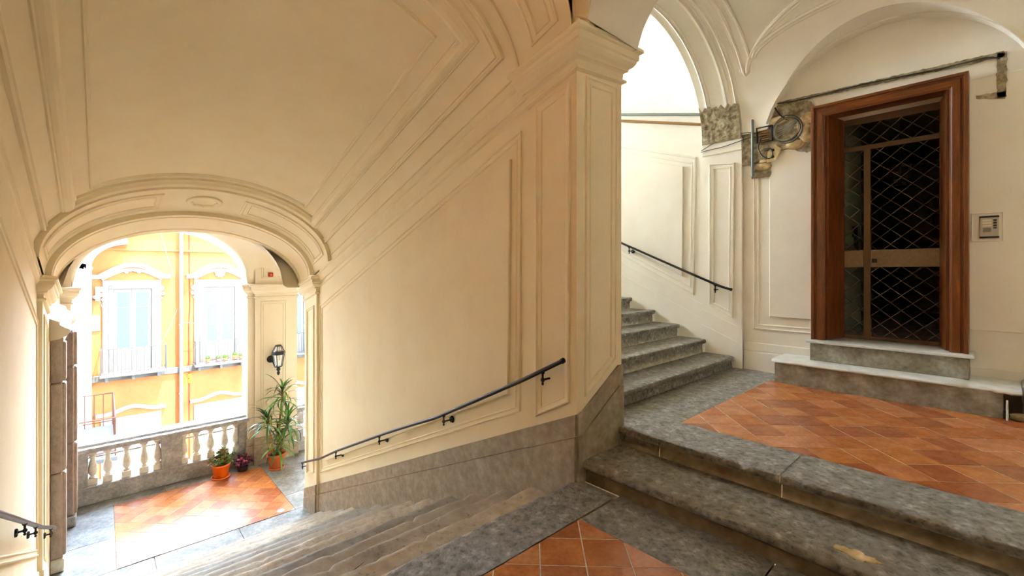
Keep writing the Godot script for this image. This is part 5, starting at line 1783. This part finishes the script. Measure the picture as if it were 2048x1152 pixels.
func low_window(bld: Node3D, c: float) -> void:
	var w := fbox("window_surround", bld, c - 0.82, c + 0.82, -6.2, -3.55, -0.02, 0.06, M.stucco_white)
	fbox("stone_frame", w, c - 0.6, c + 0.6, -6.2, -3.78, 0.05, 0.11, M.stucco_white)
	for s in [-1.0, 1.0]:
		fbox("pane", w, c + s * 0.26 - 0.23, c + s * 0.26 + 0.23, -6.1, -3.92, 0.10, 0.125, M.shutter, 0.004)
		for i in 3:
			fbox("slat", w, c + s * 0.26 - 0.2 + 0.14 * i, c + s * 0.26 - 0.15 + 0.14 * i, -6.0, -4.02, 0.12, 0.135, M.zinc, 0.004)
	var path := []
	for i in 33:
		var x := lerpf(-0.95, 0.95, i / 32.0)
		path.append(Vector2(c + x, -3.40 + 0.17 * pow(cos(clampf(x / 0.72, -1, 1) * PI / 2.0), 2.0)))
	run_moulding("hood", w, path, [Vector2(-0.05, 0.0), Vector2(-0.05, 0.07), Vector2(-0.02, 0.12), Vector2(0.02, 0.14), Vector2(0.03, 0.2), Vector2(0.06, 0.21), Vector2(0.07, 0.0)], M.stucco_white)

func courtyard() -> void:
	var bld := thing("courtyard_building", "sunlit orange courtyard house with white window surrounds and iron balconies", "building")
	fbox("wall", bld, -0.45, 9.5, -8.0, 3.4, -0.5, 0.0, M.orange)
	window_bay(bld, 0.80, 0.80, false, false)
	window_bay(bld, 3.43, 0.82, true, true)
	window_bay(bld, 6.06, 0.82, false, false)
	low_window(bld, 0.78)
	low_window(bld, 3.42)
	low_window(bld, 6.05)
	fbox("string_course", bld, -0.45, 9.5, -2.22, -2.0, 0.0, 0.09, M.yard_stone)
	fbox("string_course", bld, -0.45, 9.5, 2.34, 2.42, 0.0, 0.06, M.orange)
	fbox("parapet", bld, -0.6, 9.6, 3.35, 3.55, -0.6, 0.2, M.stucco_white)
	fbox("corner_pilaster", bld, -0.45, -0.27, -8.0, 1.75, 0.0, 0.1, M.stucco_white)
	fbox("wall_plaque", bld, -0.26, -0.06, -0.45, 0.10, 0.0, 0.05, M.brown_stone)
	# curved hood with mouldings at the upper left of the front
	var path := []
	for i in 25:
		var t := lerpf(PI, PI * 0.52, i / 24.0)
		path.append(Vector2(0.72 + 1.0 * cos(t), 1.72 + 0.84 * sin(t)))
	run_moulding("arched_cornice", bld, path, [Vector2(0, 0), Vector2(0, 0.5), Vector2(0.06, 0.55), Vector2(0.10, 0.62), Vector2(0.2, 0.66), Vector2(0.24, 0.74), Vector2(0.36, 0.78), Vector2(0.40, 0.0)], M.stucco_white)
	# drainpipe, yellow marks, cables
	var t := thing("drainpipe", "mauve drainpipe running down the orange courtyard front", "drainpipe", fp(2.19, -8.0, 0.16))
	var st := new_st()
	tube(st, [Vector3.ZERO, Vector3(0, 11.3, 0)], 0.055, 12)
	obj("pipe", st, M.pipe, t)
	for y in [2.2, 5.0, 7.6, 10.2]:
		st = new_st()
		lathe(st, Vector3(0, y, 0), [Vector2(0.057, -0.03), Vector2(0.07, -0.02), Vector2(0.07, 0.02), Vector2(0.057, 0.03)], 12)
		obj("collar", st, M.pipe, t)
	st = new_st()
	tube(st, [fp(2.46, -6.0, 0.02), fp(2.44, -0.4, 0.02), fp(2.47, 0.2, 0.02), fp(2.44, 3.3, 0.02)], 0.012, 6)
	tag(obj("cable", st, M.red), "thin red cable down the orange front right of the drainpipe", "cable")
	t = thing("wall_marker", "four small yellow plates on the orange front beside the drainpipe", "marker", fp(2.38, -2.5, 0.0))
	for k in [[-0.09, 0.1], [0.09, 0.1], [-0.09, -0.1], [0.09, -0.1]]:
		st = new_st()
		chamfer_box(st, Vector3(k[0] - 0.05, k[1] - 0.07, 0.0), Vector3(k[0] + 0.05, k[1] + 0.07, 0.03), 0.006)
		obj("plate", st, M.yellow, t)
	var n := 0
	for k in [[[1.5, 3.3], [1.95, 1.4], "long white wire slanting down to the hood of the left window"], [[-0.1, 0.7], [0.35, -0.75], "white wire from the bracket to the left window"], [[2.05, 0.2], [1.6, -1.0], "white wire sagging from the drainpipe to the left balcony"], [[2.2, -0.3], [3.9, -0.45], "white wire between the drainpipe and the right window"]]:
		st = new_st()
		tube(st, [fp(k[0][0], k[0][1], 0.35), fp((k[0][0] + k[1][0]) / 2, (k[0][1] + k[1][1]) / 2 - 0.06, 0.35), fp(k[1][0], k[1][1], 0.35)], 0.010, 6)
		tag(obj("wire", st, M.yard_paint), k[2], "wire")
	t = thing("wall_bracket", "small dark iron lamp bracket on the orange front near its left corner", "bracket", fp(-0.12, 0.78, 0.0))
	st = new_st()
	chamfer_box(st, Vector3(-0.07, -0.2, 0.0), Vector3(0.07, 0.3, 0.06), 0.01)
	lathe(st, Vector3(-0.06, -0.12, 0.1), [Vector2(0.03, 0), Vector2(0.08, 0.05), Vector2(0.07, 0.1), Vector2(0.0, 0.12)], 10)
	obj("body", st, M.brown_stone, t)
	# left wing at right angles
	var wing := thing("courtyard_wing", "pale left wing of the courtyard with bluish stone pilasters and bracketed cornice", "building")
	st = new_st()
	box(st, 12.4, 21.0, -4.0, -0.46, -8.0, 17.0)
	obj("wall", st, M.stucco_white, wing)
	for k in [[12.45, 12.95, M.bluestone], [13.6, 14.4, M.bluestone], [16.0, 17.0, M.stucco_white], [18.6, 19.6, M.bluestone]]:
		st = new_st()
		bbox(st, k[0], k[1], -0.5, -0.40, -8.0, 1.1, 0.02)
		obj("pilaster", st, k[2], wing)
	st = new_st()
	moulding_ring(st, [[12.4, -0.46, 0, 1, 1.75], [20.9, -0.46, 0, 1, 1.75]], [Vector2(0, 0.06), Vector2(0.22, 0.0), Vector2(0.22, -0.08), Vector2(0.14, -0.12), Vector2(0.12, -0.3), Vector2(0.06, -0.36), Vector2(0.06, -0.5), Vector2(0, -0.55)])
	obj("cornice", st, M.stucco_white, wing)
	for i in 12:
		st = new_st()
		bbox(st, 12.5 + 0.7 * i, 12.7 + 0.7 * i, -0.46, -0.28, 1.3, 1.66, 0.03)
		obj("bracket", st, M.stucco_white, wing)
	# iron balcony on the wing, lower down
	t = thing("iron_balcony", "rusty iron balcony at the lower left of the courtyard", "balcony", P(16.5, -0.46, -3.0))
	st = new_st()
	chamfer_box(st, Vector3(0, -0.12, -1.6), Vector3(0.75, 0.0, 1.6), 0.02)
	obj("slab", st, M.yard_stone, t)
	for y in [0.12, 0.95]:
		st = new_st()
		tube(st, [Vector3(0, y, -1.55), Vector3(0.7, y, -1.55), Vector3(0.7, y, 1.55), Vector3(0, y, 1.55)], 0.018, 6)
		obj("rail", st, M.rust, t)
	for i in 4:
		st = new_st()
		tube(st, [Vector3(0.2 * i + 0.08, 0, -1.55), Vector3(0.2 * i + 0.08, 0.95, -1.55)], 0.014, 6)
		obj("bar", st, M.rust, t)
	for i in 14:
		st = new_st()
		tube(st, [Vector3(0.7, 0, -1.55 + 0.238 * i), Vector3(0.7, 0.95, -1.55 + 0.238 * i)], 0.014, 6)
		obj("bar", st, M.rust, t)
	st = new_st()
	box(st, 11.3, 21.2, -4.0, 12.0, -8.2, -8.0)
	structure("floor", st, M.yard, "paved courtyard floor")
	st = new_st()
	box(st, 11.30, 11.5, -1.0, 7.0, -8.0, -2.56)
	structure("wall_outer", st, M.stucco_white)
	var right := thing("courtyard_wing", "unseen right wing, added to keep side sky light off the orange front", "building")  # out of view, added to cut the sky light falling on the front
	st = new_st()
	box(st, 12.4, 20.9, 9.55, 11.0, -8.0, 17.0)
	obj("wall", st, M.orange, right)
	st = new_st()
	bbox(st, 12.4, 20.9, 9.52, 9.6, -2.22, -2.0, 0.02)
	obj("string_course", st, M.yard_stone, right)
